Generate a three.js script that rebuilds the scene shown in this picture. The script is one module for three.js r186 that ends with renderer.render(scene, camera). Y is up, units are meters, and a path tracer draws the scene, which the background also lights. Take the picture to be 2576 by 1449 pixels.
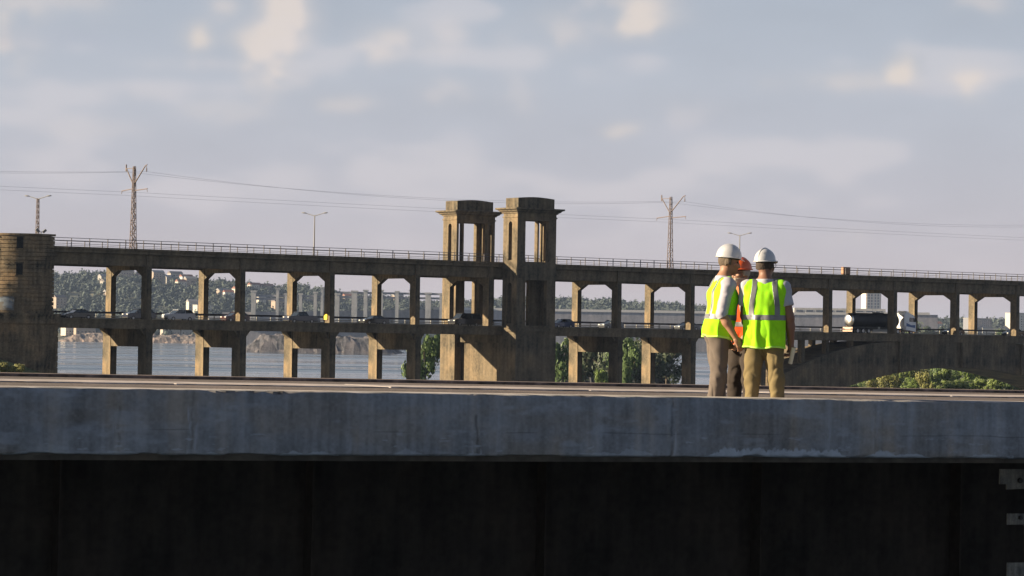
import * as THREE from 'three';
import { mergeGeometries, mergeVertices } from 'three/addons/utils/BufferGeometryUtils.js';
import { RoundedBoxGeometry } from 'three/addons/geometries/RoundedBoxGeometry.js';

// ------------------------------------------------------------------ camera, sky, sun, exposure
const scene = new THREE.Scene();
const EYE = 12;                                     // camera height above the river, metres
const F = 7000, CX = 1288, HZ = 848.6, ROLL = 0.016;  // long lens: focal length, centre, horizon and tilt, in units of 1/2576 of the picture width
const camera = new THREE.PerspectiveCamera(2 * Math.atan(724.5 / F) * 180 / Math.PI, 16 / 9, 0.5, 30000);
camera.position.set(0, EYE, 0);
camera.rotation.order = 'YXZ';
camera.rotation.set(Math.atan((HZ - 724.5) / F), 0, ROLL);
scene.add(camera);

const renderer = new THREE.WebGLRenderer({ antialias: true });
renderer.toneMapping = THREE.LinearToneMapping;
renderer.toneMappingExposure = 2.5;
renderer.shadowMap.enabled = true;

const SUN_AZ = 7 * Math.PI / 180, SUN_EL = 16 * Math.PI / 180;   // from the left, a little on the camera's side, low
const sunDir = new THREE.Vector3(-Math.cos(SUN_AZ) * Math.cos(SUN_EL), Math.sin(SUN_EL), Math.sin(SUN_AZ) * Math.cos(SUN_EL));
const sun = new THREE.DirectionalLight(new THREE.Color().setRGB(1, 0.82, 0.56), 5);
sun.position.copy(sunDir).multiplyScalar(900).add(new THREE.Vector3(40, 12, -350));
sun.target.position.set(40, 12, -350);
sun.castShadow = true;
sun.shadow.camera.left = sun.shadow.camera.bottom = -420;
sun.shadow.camera.right = sun.shadow.camera.top = 420;
sun.shadow.camera.far = 2500;
sun.shadow.mapSize.set(4096, 4096);
scene.add(sun, sun.target);

// ------------------------------------------------------------------ numbers
function rng(seed) { let a = seed >>> 0; return () => { a = (a + 0x6D2B79F5) | 0; let t = Math.imul(a ^ (a >>> 15), 1 | a); t = (t + Math.imul(t ^ (t >>> 7), 61 | t)) ^ t; return ((t ^ (t >>> 14)) >>> 0) / 4294967296; }; }
const smooth = (a, b, x) => { const t = Math.min(1, Math.max(0, (x - a) / (b - a))); return t * t * (3 - 2 * t); };
const mix = (a, b, t) => a + (b - a) * t;
const clamp = (x, a, b) => Math.min(b, Math.max(a, x));
function hash(x, y, z = 0) { let h = Math.imul(x | 0, 374761393) ^ Math.imul(y | 0, 668265263) ^ Math.imul(z | 0, 2147483647 ^ 0x5bd1e995); h = Math.imul(h ^ (h >>> 13), 1274126177); return ((h ^ (h >>> 16)) >>> 0) / 4294967296; }
function noise2(x, y, px = 0, py = 0) {             // value noise, periodic when px, py are given
  const xi = Math.floor(x), yi = Math.floor(y), fx = x - xi, fy = y - yi, u = fx * fx * (3 - 2 * fx), v = fy * fy * (3 - 2 * fy);
  const w = (a, p) => p ? ((a % p) + p) % p : a;
  return mix(mix(hash(w(xi, px), w(yi, py)), hash(w(xi + 1, px), w(yi, py)), u), mix(hash(w(xi, px), w(yi + 1, py)), hash(w(xi + 1, px), w(yi + 1, py)), u), v);
}
function fbm2(x, y, oct = 4, px = 0, py = 0) { let s = 0, a = 0.5, t = 0; for (let o = 0; o < oct; o++) { s += a * noise2(x, y, px, py); t += a; x = x * 2 + 17 * !px; y = y * 2 + 9 * !py; px *= 2; py *= 2; a *= 0.5; } return s / t; }
function noise3(x, y, z) {
  const xi = Math.floor(x), yi = Math.floor(y), zi = Math.floor(z), s = (t) => t * t * (3 - 2 * t), u = s(x - xi), v = s(y - yi), w = s(z - zi);
  const l = (k) => mix(mix(hash(xi, yi, zi + k), hash(xi + 1, yi, zi + k), u), mix(hash(xi, yi + 1, zi + k), hash(xi + 1, yi + 1, zi + k), u), v);
  return mix(l(0), l(1), w);
}
const hor = (x) => HZ + ROLL * (x - CX);            // the horizon in the same picture units

// ------------------------------------------------------------------ the sky: evening air with thin broken cloud, all round
{
  const W = 4096, H = 2048, data = new Float32Array(W * H * 4);
  const base = new Float32Array(W * H * 3), cover = new Float32Array(W * H), warm = new Float32Array(W * H), dark = new Float32Array(W * H);
  const clouds = [];                                 // azimuth (rad, 0 straight ahead), elevation, half sizes, strength, warmth, dark
  const cl = (x, y, rx, ry, s, w = 0.5, d = 0) => clouds.push([(x - CX) / F, (hor(x) - y) / F, rx / F, ry / F, s, w, d]);
  cl(690, 30, 52, 110, 1.5, 0.9); cl(660, 105, 60, 50, 1.2, 0.9); cl(715, 60, 50, 90, 0.5, 0.2); cl(498, 102, 34, 34, 0.85, 1); cl(545, 28, 40, 26, 0.5, 0.8);
  cl(15, 50, 80, 90, 0.6, 0.9); cl(120, 12, 120, 40, 0.35, 0.8); cl(120, 110, 190, 26, 0.35, 0, 1); cl(40, 130, 70, 18, 0.3, 0.6);
  cl(960, 110, 75, 34, 0.6, 0.8); cl(1020, 130, 150, 34, 0.32, 0.6); cl(1100, 82, 55, 32, 0.4, 0.5); cl(540, 172, 110, 18, 0.35, 0.5); cl(760, 195, 80, 26, 0.3, 0.5);
  cl(1640, 22, 90, 46, 1.0, 0.9); cl(1500, 20, 80, 50, 0.3, 0.5); cl(1390, 80, 90, 44, 0.42, 0.7); cl(1560, 130, 130, 40, 0.25, 0.1, 0.6);
  cl(2255, 186, 40, 32, 1.2, 1); cl(2130, 212, 140, 26, 0.4, 0.8); cl(2300, 238, 150, 22, 0.25, 0, 0.8); cl(2425, 225, 40, 46, 1.25, 1); cl(2470, 210, 40, 14, 0.4, 0.8);
  cl(2440, 22, 60, 26, 0.4, 0.8); cl(1560, 330, 40, 16, 0.45, 1); cl(1300, 225, 50, 60, 0.25, 0.5); cl(1120, 225, 60, 30, 0.3, 0.6); cl(880, 262, 60, 18, 0.3, 0.8);
  cl(420, 240, 90, 26, 0.25, 0.5); cl(1720, 300, 70, 40, 0.25, 0.3); cl(1780, 330, 120, 26, 0.2, 0, 0.8); cl(620, 280, 110, 40, 0.25, 0.7); cl(300, 330, 200, 30, 0.2, 0.6); cl(2130, 610, 60, 22, 0.3, 1);
  const R = rng(7);
  while (clouds.length < 620) {                      // the same kind of cloud outside the picture
    const az = (R() * 2 - 1) * Math.PI, el = 0.03 + 0.55 * R() * R();
    if (Math.abs(az) < 0.2 && el < 0.14) continue;
    const s = 0.6 + R(); clouds.push([az, el, (60 + 90 * R()) / F * s, (25 + 40 * R()) / F * s, 0.25 + 0.7 * R() * R(), R(), R() < 0.2 ? 0.8 : 0]);
  }
  for (const [az, el, rx, ry, s, w, d] of clouds) {
    const c0 = (az - Math.PI / 2) / (2 * Math.PI) + 0.5, k = 2.2, hx = rx / (2 * Math.PI) * W * k / Math.cos(el), hy = ry / Math.PI * H * k;
    const cx = c0 * W, cy = (el / Math.PI + 0.5) * H;
    for (let j = Math.floor(cy - hy); j <= cy + hy; j++) for (let i = Math.floor(cx - hx); i <= cx + hx; i++) {
      if (j < 0 || j >= H) continue;
      const n = fbm2(i * 0.11 + 3, j * 0.17 + 11, 5) - 0.5, m = fbm2(i * 0.04 + 31, j * 0.07 + 5, 3) - 0.5;
      const dx = (i - cx) / hx * k + m * 2.2 + n * 0.9, dy = (j - cy) / hy * k + n * 1.9 + m * 0.8, core = Math.exp(-(dx * dx + dy * dy) * 0.8), q = s * Math.max(0, 0.62 * core * (1 + 2.4 * n) + 0.38 * smooth(0.35, 1.0, core * (1 + 2.6 * n))), o = j * W + ((i % W) + W) % W;
      if (q > 0.004) { if (d) dark[o] = Math.max(dark[o], q * d); else { const a = cover[o]; cover[o] = Math.max(a, q) + 0.25 * Math.min(a, q); warm[o] = Math.max(warm[o], q * w); } }
    }
  }
  for (let j = 0; j < H; j++) {
    const el = ((j + 0.5) / H - 0.5) * Math.PI, e = Math.max(0, el);
    const t1 = 1 - Math.exp(-Math.max(0, e - 0.018) / 0.065), t2 = 1 - Math.exp(-Math.max(0, e - 0.09) / 0.34);
    for (let i = 0; i < W; i++) {
      const o = j * W + i, az = ((i + 0.5) / W - 0.5) * 2 * Math.PI;
      const wisp = el > 0 && el < 0.8 ? fbm2(az * 22 + 4, el * 60, 3) - 0.5 : 0, veil = 1 + wisp * 0.12 * smooth(0.8, 0.5, el), thin = 0.34 * smooth(0.06, 0.24, wisp) * smooth(0.02, 0.06, el) * smooth(0.8, 0.4, el);
      let r = mix(0.545, 0.430, t1), g = mix(0.482, 0.505, t1), b = mix(0.500, 0.590, t1);
      r = mix(r, 0.050, t2); g = mix(g, 0.085, t2); b = mix(b, 0.165, t2);
      if (el < 0) { r = 0.10; g = 0.10; b = 0.10; }
      const c = Math.min(1, cover[o] + thin * (1 - Math.min(1, cover[o]))), w = Math.min(1, (warm[o] + thin * 0.3) / (cover[o] + thin + 1e-6)), dk = Math.min(1, dark[o]);
      r *= veil; g *= veil; b *= veil;
      r = mix(r, 0.74, c * 0.85); g = mix(g, mix(0.68, 0.655, w), c * 0.85); b = mix(b, mix(0.70, 0.59, w), c * 0.85);
      r = mix(r, 0.43, dk * 0.7); g = mix(g, 0.44, dk * 0.7); b = mix(b, 0.52, dk * 0.7);
      data[o * 4] = r * 0.42; data[o * 4 + 1] = g * 0.42; data[o * 4 + 2] = b * 0.42; data[o * 4 + 3] = 1;
    }
  }
  const sky = new THREE.DataTexture(data, W, H, THREE.RGBAFormat, THREE.FloatType);
  sky.mapping = THREE.EquirectangularReflectionMapping;
  sky.magFilter = sky.minFilter = THREE.LinearFilter; sky.wrapS = THREE.RepeatWrapping;
  sky.colorSpace = THREE.LinearSRGBColorSpace; sky.needsUpdate = true;
  scene.background = sky; scene.environment = sky;
}
scene.fog = new THREE.FogExp2(new THREE.Color().setRGB(0.50, 0.66, 1.0), 0.00004);

// ------------------------------------------------------------------ materials
const lin = (r, g, b) => new THREE.Color().setRGB(r, g, b);
const toS = (c) => { c = clamp(c, 0, 1); return Math.round(255 * (c <= 0.0031308 ? 12.92 * c : 1.055 * Math.pow(c, 1 / 2.4) - 0.055)); };
function colorTex(w, h, fn, repeat = true) {         // fn(i, j) -> linear r, g, b
  const d = new Uint8Array(w * h * 4);
  for (let j = 0; j < h; j++) for (let i = 0; i < w; i++) { const c = fn(i / w, j / h), o = (j * w + i) * 4; d[o] = toS(c[0]); d[o + 1] = toS(c[1]); d[o + 2] = toS(c[2]); d[o + 3] = 255; }
  const t = new THREE.DataTexture(d, w, h); t.colorSpace = THREE.SRGBColorSpace; t.magFilter = THREE.LinearFilter; t.minFilter = THREE.LinearMipmapLinearFilter; t.generateMipmaps = true;
  t.wrapS = t.wrapT = repeat ? THREE.RepeatWrapping : THREE.ClampToEdgeWrapping; t.needsUpdate = true; return t;
}
function grayTex(w, h, fn) {
  const d = new Uint8Array(w * h * 4);
  for (let j = 0; j < h; j++) for (let i = 0; i < w; i++) { const c = Math.round(255 * clamp(fn(i / w, j / h), 0, 1)), o = (j * w + i) * 4; d[o] = d[o + 1] = d[o + 2] = c; d[o + 3] = 255; }
  const t = new THREE.DataTexture(d, w, h); t.magFilter = THREE.LinearFilter; t.minFilter = THREE.LinearMipmapLinearFilter; t.generateMipmaps = true; t.wrapS = t.wrapT = THREE.RepeatWrapping; t.needsUpdate = true; return t;
}
// mottled, rain-streaked concrete; a tile is `size` metres
function concrete(col, amount, size, seed) {
  const map = colorTex(512, 512, (x, y) => {
    const big = fbm2(x * 4 + seed, y * 4, 5, 4, 4) - 0.5, fine = fbm2(x * 40 + seed, y * 40, 3, 40, 40) - 0.5, streak = fbm2(x * 24 + seed * 3, y * 3, 4, 24, 3) - 0.5;
    const k = 1 + amount * (big * 1.5 + fine * 0.7 + streak * 1.1), w = big * amount * 0.25;
    return [col[0] * k * (1 + w), col[1] * k, col[2] * k * (1 - w)];
  });
  map.repeat.set(1 / size, 1 / size);
  return new THREE.MeshStandardMaterial({ map, roughness: 0.92 });
}
const flat = (r, g, b, rough = 0.8, metal = 0) => new THREE.MeshStandardMaterial({ color: lin(r, g, b), roughness: rough, metalness: metal });
const M = {
  bridge: concrete([0.134, 0.101, 0.063], 1.0, 9, 1), tower: concrete([0.132, 0.10, 0.063], 0.85, 11, 5), stone: concrete([0.165, 0.118, 0.070], 1.1, 7, 9),
  rail: flat(0.12, 0.11, 0.12, 0.6), mast: flat(0.16, 0.12, 0.11, 0.7), lamp: flat(0.22, 0.21, 0.2, 0.6), wire: flat(0.16, 0.16, 0.17, 0.6),
  asphalt: flat(0.05, 0.05, 0.052, 0.9), darkRail: flat(0.03, 0.03, 0.045, 0.7), paleRail: flat(0.33, 0.32, 0.30, 0.7),
  glass: new THREE.MeshPhysicalMaterial({ color: lin(0.02, 0.025, 0.03), roughness: 0.06, metalness: 0, clearcoat: 1 }), tyre: flat(0.018, 0.018, 0.02, 0.85), chrome: flat(0.6, 0.6, 0.6, 0.25, 1), rim: flat(0.35, 0.35, 0.36, 0.35, 0.8),
  headlight: new THREE.MeshPhysicalMaterial({ color: lin(0.75, 0.75, 0.72), roughness: 0.15, clearcoat: 1 }), taillight: flat(0.35, 0.02, 0.02, 0.3),
  void: flat(0.01, 0.01, 0.011, 0.95),
};

// ------------------------------------------------------------------ building blocks
const taken = {};
const numbered = (n) => { const k = taken[n] = (taken[n] ?? -1) + 1; return k ? n + '_' + String(k).padStart(3, '0') : n; };
function mark(o, label, category, group, kind) { o.userData.label = label; if (category) o.userData.category = category; if (group) o.userData.group = group; if (kind) o.userData.kind = kind; return o; }
function thing(name, label, category, pos = [0, 0, 0], turn = 0, group) { const o = new THREE.Group(); o.name = numbered(name); o.position.set(...pos); o.rotation.y = turn; scene.add(o); return mark(o, label, category, group); }
function metric(g) {                                 // uv in metres, by the way each face points
  g = g.index ? g.toNonIndexed() : g;
  const p = g.attributes.position, uv = new Float32Array(p.count * 2), a = new THREE.Vector3(), b = new THREE.Vector3(), c = new THREE.Vector3();
  for (let i = 0; i < p.count; i += 3) {
    a.fromBufferAttribute(p, i); b.fromBufferAttribute(p, i + 1).sub(a); c.fromBufferAttribute(p, i + 2).sub(a); b.cross(c);
    const x = Math.abs(b.x), y = Math.abs(b.y), z = Math.abs(b.z);
    for (let k = i; k < i + 3; k++) { const X = p.getX(k), Y = p.getY(k), Z = p.getZ(k); const q = y >= x && y >= z ? [X, Z] : x >= z ? [Z + 3.3, Y] : [X, Y]; uv[k * 2] = q[0]; uv[k * 2 + 1] = q[1]; }
  }
  g.setAttribute('uv', new THREE.BufferAttribute(uv, 2)); return g;
}
const join = (list) => { const l = list.map((g) => { g = g.index ? g.toNonIndexed() : g; for (const k of Object.keys(g.attributes)) if (!['position', 'normal', 'uv'].includes(k)) g.deleteAttribute(k); return g; }); return l.length > 1 ? mergeGeometries(l) : l[0]; };
function part(name, geo, mat, parent, uvm = true) {
  let g = Array.isArray(geo) ? join(geo) : geo; if (uvm) g = metric(g);
  const m = new THREE.Mesh(g, mat); m.name = parent ? name : numbered(name); m.castShadow = m.receiveShadow = true; (parent ?? scene).add(m); return m;
}
const box = (x0, x1, y0, y1, z0, z1) => new THREE.BoxGeometry(x1 - x0, y1 - y0, z1 - z0).translate((x0 + x1) / 2, (y0 + y1) / 2, (z0 + z1) / 2);
const rbox = (x0, x1, y0, y1, z0, z1, r = 0.02, s = 2) => new RoundedBoxGeometry(x1 - x0, y1 - y0, z1 - z0, s, r).translate((x0 + x1) / 2, (y0 + y1) / 2, (z0 + z1) / 2);
function bar(a, b, r0, r1 = r0, seg = 6) {           // a rod between two points
  const A = new THREE.Vector3(...a), B = new THREE.Vector3(...b), d = B.clone().sub(A), L = d.length();
  const g = new THREE.CylinderGeometry(r1, r0, L, seg, 1);
  return g.applyQuaternion(new THREE.Quaternion().setFromUnitVectors(new THREE.Vector3(0, 1, 0), d.divideScalar(L))).translate((A.x + B.x) / 2, (A.y + B.y) / 2, (A.z + B.z) / 2);
}
function prism(pts, depth, holes = [], bevel = 0) {   // outline in x, y; extruded along +z
  const s = new THREE.Shape(pts.map((p) => new THREE.Vector2(...p)));
  for (const h of holes) s.holes.push(new THREE.Path(h.map((p) => new THREE.Vector2(...p))));
  return new THREE.ExtrudeGeometry(s, { depth, bevelEnabled: bevel > 0, bevelSize: bevel, bevelThickness: bevel, bevelSegments: 2, curveSegments: 12 });
}
const rect = (x0, x1, y0, y1) => [[x0, y0], [x1, y0], [x1, y1], [x0, y1]];
const structure = (o) => { o.userData.kind = 'structure'; return o; };

// ------------------------------------------------------------------ the two-tier bridge: x runs along it (to the right and away), -z across and away, y up from the river
const BT = Math.PI / 2 - 0.92029, BORG = [-52.542, 0, -400];   // turn and place of the first near column
const bpos = (u, w, y = 0) => { const c = Math.cos(BT), s = Math.sin(BT); return [BORG[0] + u * c - w * s, y, BORG[2] - u * s - w * c]; };
const onBridge = (name, label, category, u, w, y, group, turn = 0) => thing(name, label, category, bpos(u, w, y), BT + turn, group);
const BW = 10.4, U0 = -15.9, U1 = 205, H = (h) => h + EYE;
const frames = [0, 15.75, 31.5, 47.25, 61.3, 73.2, 87.46, 103.21, 118.96, 134.71, 150.46, 166.21, 181.96, 197.7];
{
  const b = onBridge('two_tier_bridge', 'long brown concrete bridge with two decks on paired columns and a flat arch', 'bridge', 0, 0, 0);
  const z = (w) => -w;
  const up = part('upper_deck', box(U0, U1, H(11.02), H(11.76), z(BW + 1), z(-1)), M.bridge, b);
  part('cornice', [box(U0, U1, H(11.50), H(11.80), z(-1.002), z(-1.2)), box(U0, U1, H(11.50), H(11.80), z(BW + 1.2), z(BW + 1.002))], M.bridge, up);
  for (const w of [-0.45, BW - 0.15]) part('edge_girder', box(U0, U1, H(9.31), H(11.018), z(w + 0.6), z(w)), M.bridge, b);
  const lo = part('lower_deck', box(U0, U1, H(0.75), H(1.55), z(BW + 0.7), z(-0.7)), M.bridge, b);
  part('roadway', box(U0, U1, H(1.553), H(1.60), z(BW - 0.9), z(0.9)), M.asphalt, lo);
  for (const [a, c] of [[-1.15, -0.702], [BW + 0.702, BW + 1.15]]) part('kerb_beam', [box(U0, U1, H(0.34), H(1.71), z(c), z(a)), box(U0, U1, H(1.50), H(1.73), z(c - 0.03), z(a) + 0.08)], M.bridge, b);
  const colUp = metric(box(-0.42, 0.42, H(1.551), H(11.015), -0.75, 0.75)), colCap = metric(box(-0.52, 0.52, H(8.95), H(9.3), -0.85, 0.85));
  const colLo = metric(box(-0.53, 0.53, -2, H(0.748), -1.2, 1.1)), beamUp = metric(prism([[0.752, H(11.0)], [BW - 0.752, H(11.0)], [BW - 0.752, H(7.9)], [BW - 2.6, H(8.85)], [2.6, H(8.85)], [0.752, H(7.9)]], 0.7).translate(0, 0, -0.35).rotateY(Math.PI / 2));
  const beamLo = metric(box(-0.5, 0.5, H(-2.2), H(0.745), -BW + 1.205, -1.205));
  const corbel = metric(join([prism([[0.531, H(0.747)], [1.75, H(0.747)], [0.531, H(-0.75)]], 1.5).translate(0, 0, -0.75), prism([[-1.75, H(0.747)], [-0.531, H(0.747)], [-0.531, H(-0.75)]], 1.5).translate(0, 0, -0.75)]));
  const put = (name, g, u, w, parent = b) => { const m = part(name, g, M.bridge, parent, false); m.position.set(u, 0, z(w)); return m; };
  frames.forEach((u, i) => {
    const plain = u < 60 || (u > 80 && u < 130);
    for (const w of [0, BW]) {
      put('column', colUp, u, w);
      if (plain) { const c = put('pier_column', colLo, u, w); const k = part('corbel', corbel, M.bridge, c, false); k.position.set(0, 0, 0); }
    }
    put('cross_beam', beamUp, u, 0);
    if (plain) put('pier_cross_beam', beamLo, u, 0);
  });
  // massive pier under the pair of towers
  part('pier', [box(64.6, 69.8, -2, H(-0.9), z(BW + 1.0), z(-1.0)), box(64.0, 70.4, H(-0.9), H(0.33), z(BW + 1.0), z(-0.7))], M.tower, b);
  // the flat arch: a solid barrel, its side walls closed near the crown
  const AC = 166.2, inY = (u) => H(-4.19) - ((u - AC) ** 2) / 222 - Math.pow(Math.abs(u - AC) / 42, 8) * 1.5, exY = (u) => H(0.33) - Math.max(0, Math.abs(u - AC) - 14) ** 2 / 140;
  const a0 = AC - 44, a1 = AC + 44, n = 60, pts = [];
  for (let i = 0; i <= n; i++) { const u = mix(a0, a1, i / n); pts.push([u, inY(u)]); }
  for (let i = n; i >= 0; i--) { const u = mix(a0, a1, i / n); pts.push([u, Math.max(inY(u) + 1.6, exY(u))]); }
  const ar = part('arch_barrel', prism(pts, BW + 1.0).translate(0, 0, z(BW + 0.5)), M.bridge, b);
  for (const [p, q] of [[AC - 43, 149.5], [151.5, 165.2], [167.3, 181.0], [183.0, AC + 43]]) {
    const s = [], k = 16;
    for (let i = 0; i <= k; i++) { const u = mix(p, q, i / k); s.push([u, inY(u) + 0.02]); }
    for (let i = k; i >= 0; i--) { const u = mix(p, q, i / k); s.push([u, Math.max(inY(u) + 1.55, exY(u) - 0.02)]); }
    part('face_ring', prism(s, 0.55).translate(0, 0, z(-0.502)), M.bridge, ar);
  }
  for (const u of [123.5, 129.0, 134.71, 140.6, 145.8, 186.5, 192, 197.7]) if (exY(u) < H(0.2)) for (const w of [-0.1, BW - 0.9]) part('spandrel_column', box(u - 0.4, u + 0.4, exY(u) - 0.8, H(0.745), z(w + 1), z(w)), M.bridge, b);
  for (const [p, q] of [[a0 - 5, a0 + 3], [a1 - 3, a1 + 5]]) part('pier', box(p, q, -2, H(-9), z(BW + 1.4), z(-1.4)), M.bridge, b);
}

// railings along the upper deck and the guard rail of the road below
function railing(label, w, y) {
  const r = onBridge('deck_railing', label, 'railing', U0, w, y, 'upper deck railings');
  const L = U1 - U0, post = metric(box(-0.05, 0.05, 0, 1.2, -0.05, 0.05));
  for (const [a, b] of [[1.16, 1.24], [0.80, 0.86], [0.14, 0.19]]) part('rail', box(0.25, L, a, b, -0.035, 0.035), M.rail, r);
  for (let k = 0; k * 2.9 + 0.3 < L; k++) { const m = part('post', post, M.rail, r, false); m.position.x = k * 2.9 + 0.3; }
}
railing('thin metal railing along the near edge of the upper deck', -0.85, H(11.8));
railing('thin metal railing along the far edge of the upper deck, behind the masts', BW + 0.85, H(11.8));
{
  const r = onBridge('guard_rail', 'dark topped guard rail behind the cars on the lower deck', 'guard rail', U0, 9.25, H(1.6));
  const L = U1 - U0, post = metric(box(-0.06, 0.06, 0, 1.0, -0.06, 0.06));
  part('top_rail', box(0.3, L, 0.92, 1.2, -0.09, 0.09), M.darkRail, r);
  for (const [a, b] of [[0.12, 0.36], [0.5, 0.62]]) part('lower_rail', box(0.3, L, a, b, -0.03, 0.03), M.paleRail, r);
  for (let k = 0; k * 2.5 + 0.4 < L; k++) { const m = part('post', post, M.paleRail, r, false); m.position.x = k * 2.5 + 0.4; }
}

// the pair of square towers astride the bridge
function tower(label, w0, innerNear) {                          // w0: the side nearest the camera; 7.7 m long, 3.7 m deep
  const t = onBridge('bridge_tower', label, 'tower', 63.35, w0, 0, 'towers astride the bridge');
  const L = 7.7, Dp = 3.7, T = 0.75, top = H(19.45), z = (d) => -d;
  const holeUp = rect(1.55, 6.15, H(11.9), H(18.4)), holeLo = rect(1.75, 5.95, H(1.9), H(9.0));
  const arch = (a, b, y0, y1) => { const p = [[a, y0], [b, y0]], r = (b - a) / 2; for (let i = 0; i <= 8; i++) { const q = Math.PI * i / 8; p.push([(a + b) / 2 + r * Math.cos(q), y1 - r + r * Math.sin(q)]); } return p; };
  const front = prism(rect(0, L, H(1.5), top), T, [holeUp, holeLo]);
  const inner = prism(rect(0, L, H(1.5), top), T, [rect(0.43, 1.15, H(11.9), H(18.2)), rect(1.45, 6.22, H(11.9), H(18.4)), rect(6.55, 7.27, H(11.9), H(18.2)), rect(1.75, 4.7, H(1.9), H(9.0))]);
  const f = part('wall', (innerNear ? inner : front).clone().translate(0, 0, z(T)), M.tower, t);
  part('wall', (innerNear ? front : inner).clone().translate(0, 0, z(Dp)), M.tower, t);
  const side = prism(rect(T, Dp - T, H(1.5), top), T, [arch(1.4, 2.3, H(12.1), H(18.2)), arch(1.3, 2.4, H(2.2), H(8.6))]).rotateY(Math.PI / 2);
  part('wall', side.clone().translate(0.001, 0, 0), M.tower, t); part('wall', side.clone().translate(L - T - 0.001, 0, 0), M.tower, t);
  part('floor', [box(T, L - T, H(10.6), H(11.7), z(Dp - T), z(T)), box(T, L - T, H(18.6), H(19.4), z(Dp - T), z(T))], M.tower, t);
  const g = 0.06, ring = (e, y0, y1) => [box(-e, L + e, y0, y1, z(Dp + e), z(Dp + 0.002)), box(-e, L + e, y0, y1, 0.002, e), box(-e, -0.002, y0, y1, z(Dp), 0), box(L + 0.002, L + e, y0, y1, z(Dp), 0)];
  part('moulding', [...ring(0.12, H(18.78), H(18.98)), ...ring(0.09, H(9.75), H(10.05))], M.tower, t);
  const fr = (x0, x1, y0, y1) => [box(x0 - 0.35, x0 - 0.02, y0, y1 + 0.3, 0.003, g), box(x1 + 0.02, x1 + 0.35, y0, y1 + 0.3, 0.003, g), box(x0 - 0.02, x1 + 0.02, y1 + 0.02, y1 + 0.3, 0.003, g)];
  if (!innerNear) part('surround', [...fr(1.55, 6.15, H(11.9), H(18.4)), ...fr(1.75, 5.95, H(1.9), H(9.0))], M.tower, f);
  const pr = [[0, 0], [0.18, 0], [0.22, 0.16], [0.5, 0.3], [0.62, 0.5], [0.95, 0.62], [0.95, 0.86], [0, 0.9]];   // the cornice's profile
  const cor = []; for (let k = 0; k < 4; k++) {       // four mitred sides
    const long = k % 2 === 0 ? L : Dp, gg = new THREE.BufferGeometry(), v = [], id = [];
    pr.forEach(([o, h]) => { v.push(-o, h, o, long + o, h, o); });
    for (let i = 0; i < pr.length - 1; i++) { const a = i * 2; id.push(a, a + 1, a + 2, a + 1, a + 3, a + 2); }
    gg.setAttribute('position', new THREE.Float32BufferAttribute(v, 3)); gg.setIndex(id); const q = gg.toNonIndexed(); q.computeVertexNormals(); q.setAttribute('uv', new THREE.Float32BufferAttribute(new Float32Array(q.attributes.position.count * 2), 2));
    q.rotateY(k * Math.PI / 2); q.translate([0, L, L, 0][k], top, [0, 0, z(Dp), z(Dp)][k]); cor.push(q);
  }
  part('cornice', [...cor, box(-0.6, L + 0.6, top + 0.55, top + 0.86, z(Dp + 0.6), 0.6)], M.tower, t);
  const cap = []; for (let i = 0; i <= 12; i++) { const q = i / 12; cap.push([mix(L - 0.25, 0.25, q), top + 2.42 + 0.22 * Math.sin(Math.PI * q)]); }
  part('cap', prism([[0.25, top + 0.862], [L - 0.25, top + 0.862], ...cap], Dp - 0.5).translate(0, 0, z(Dp - 0.25)), M.tower, t);
  part('plinth', [box(-0.3, L + 0.3, H(0.9), H(1.49), z(Dp + 0.3), 0.3), box(-0.12, L + 0.12, -2, H(0.9), z(Dp + 0.12), 0.12)], M.tower, t);
}
tower('nearer square tower with open windows and a heavy cornice beside the bridge deck', -4.72, false);
tower('farther square tower, sunlit on its left, behind the upper deck railing', BW + 1.02, true);

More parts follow.
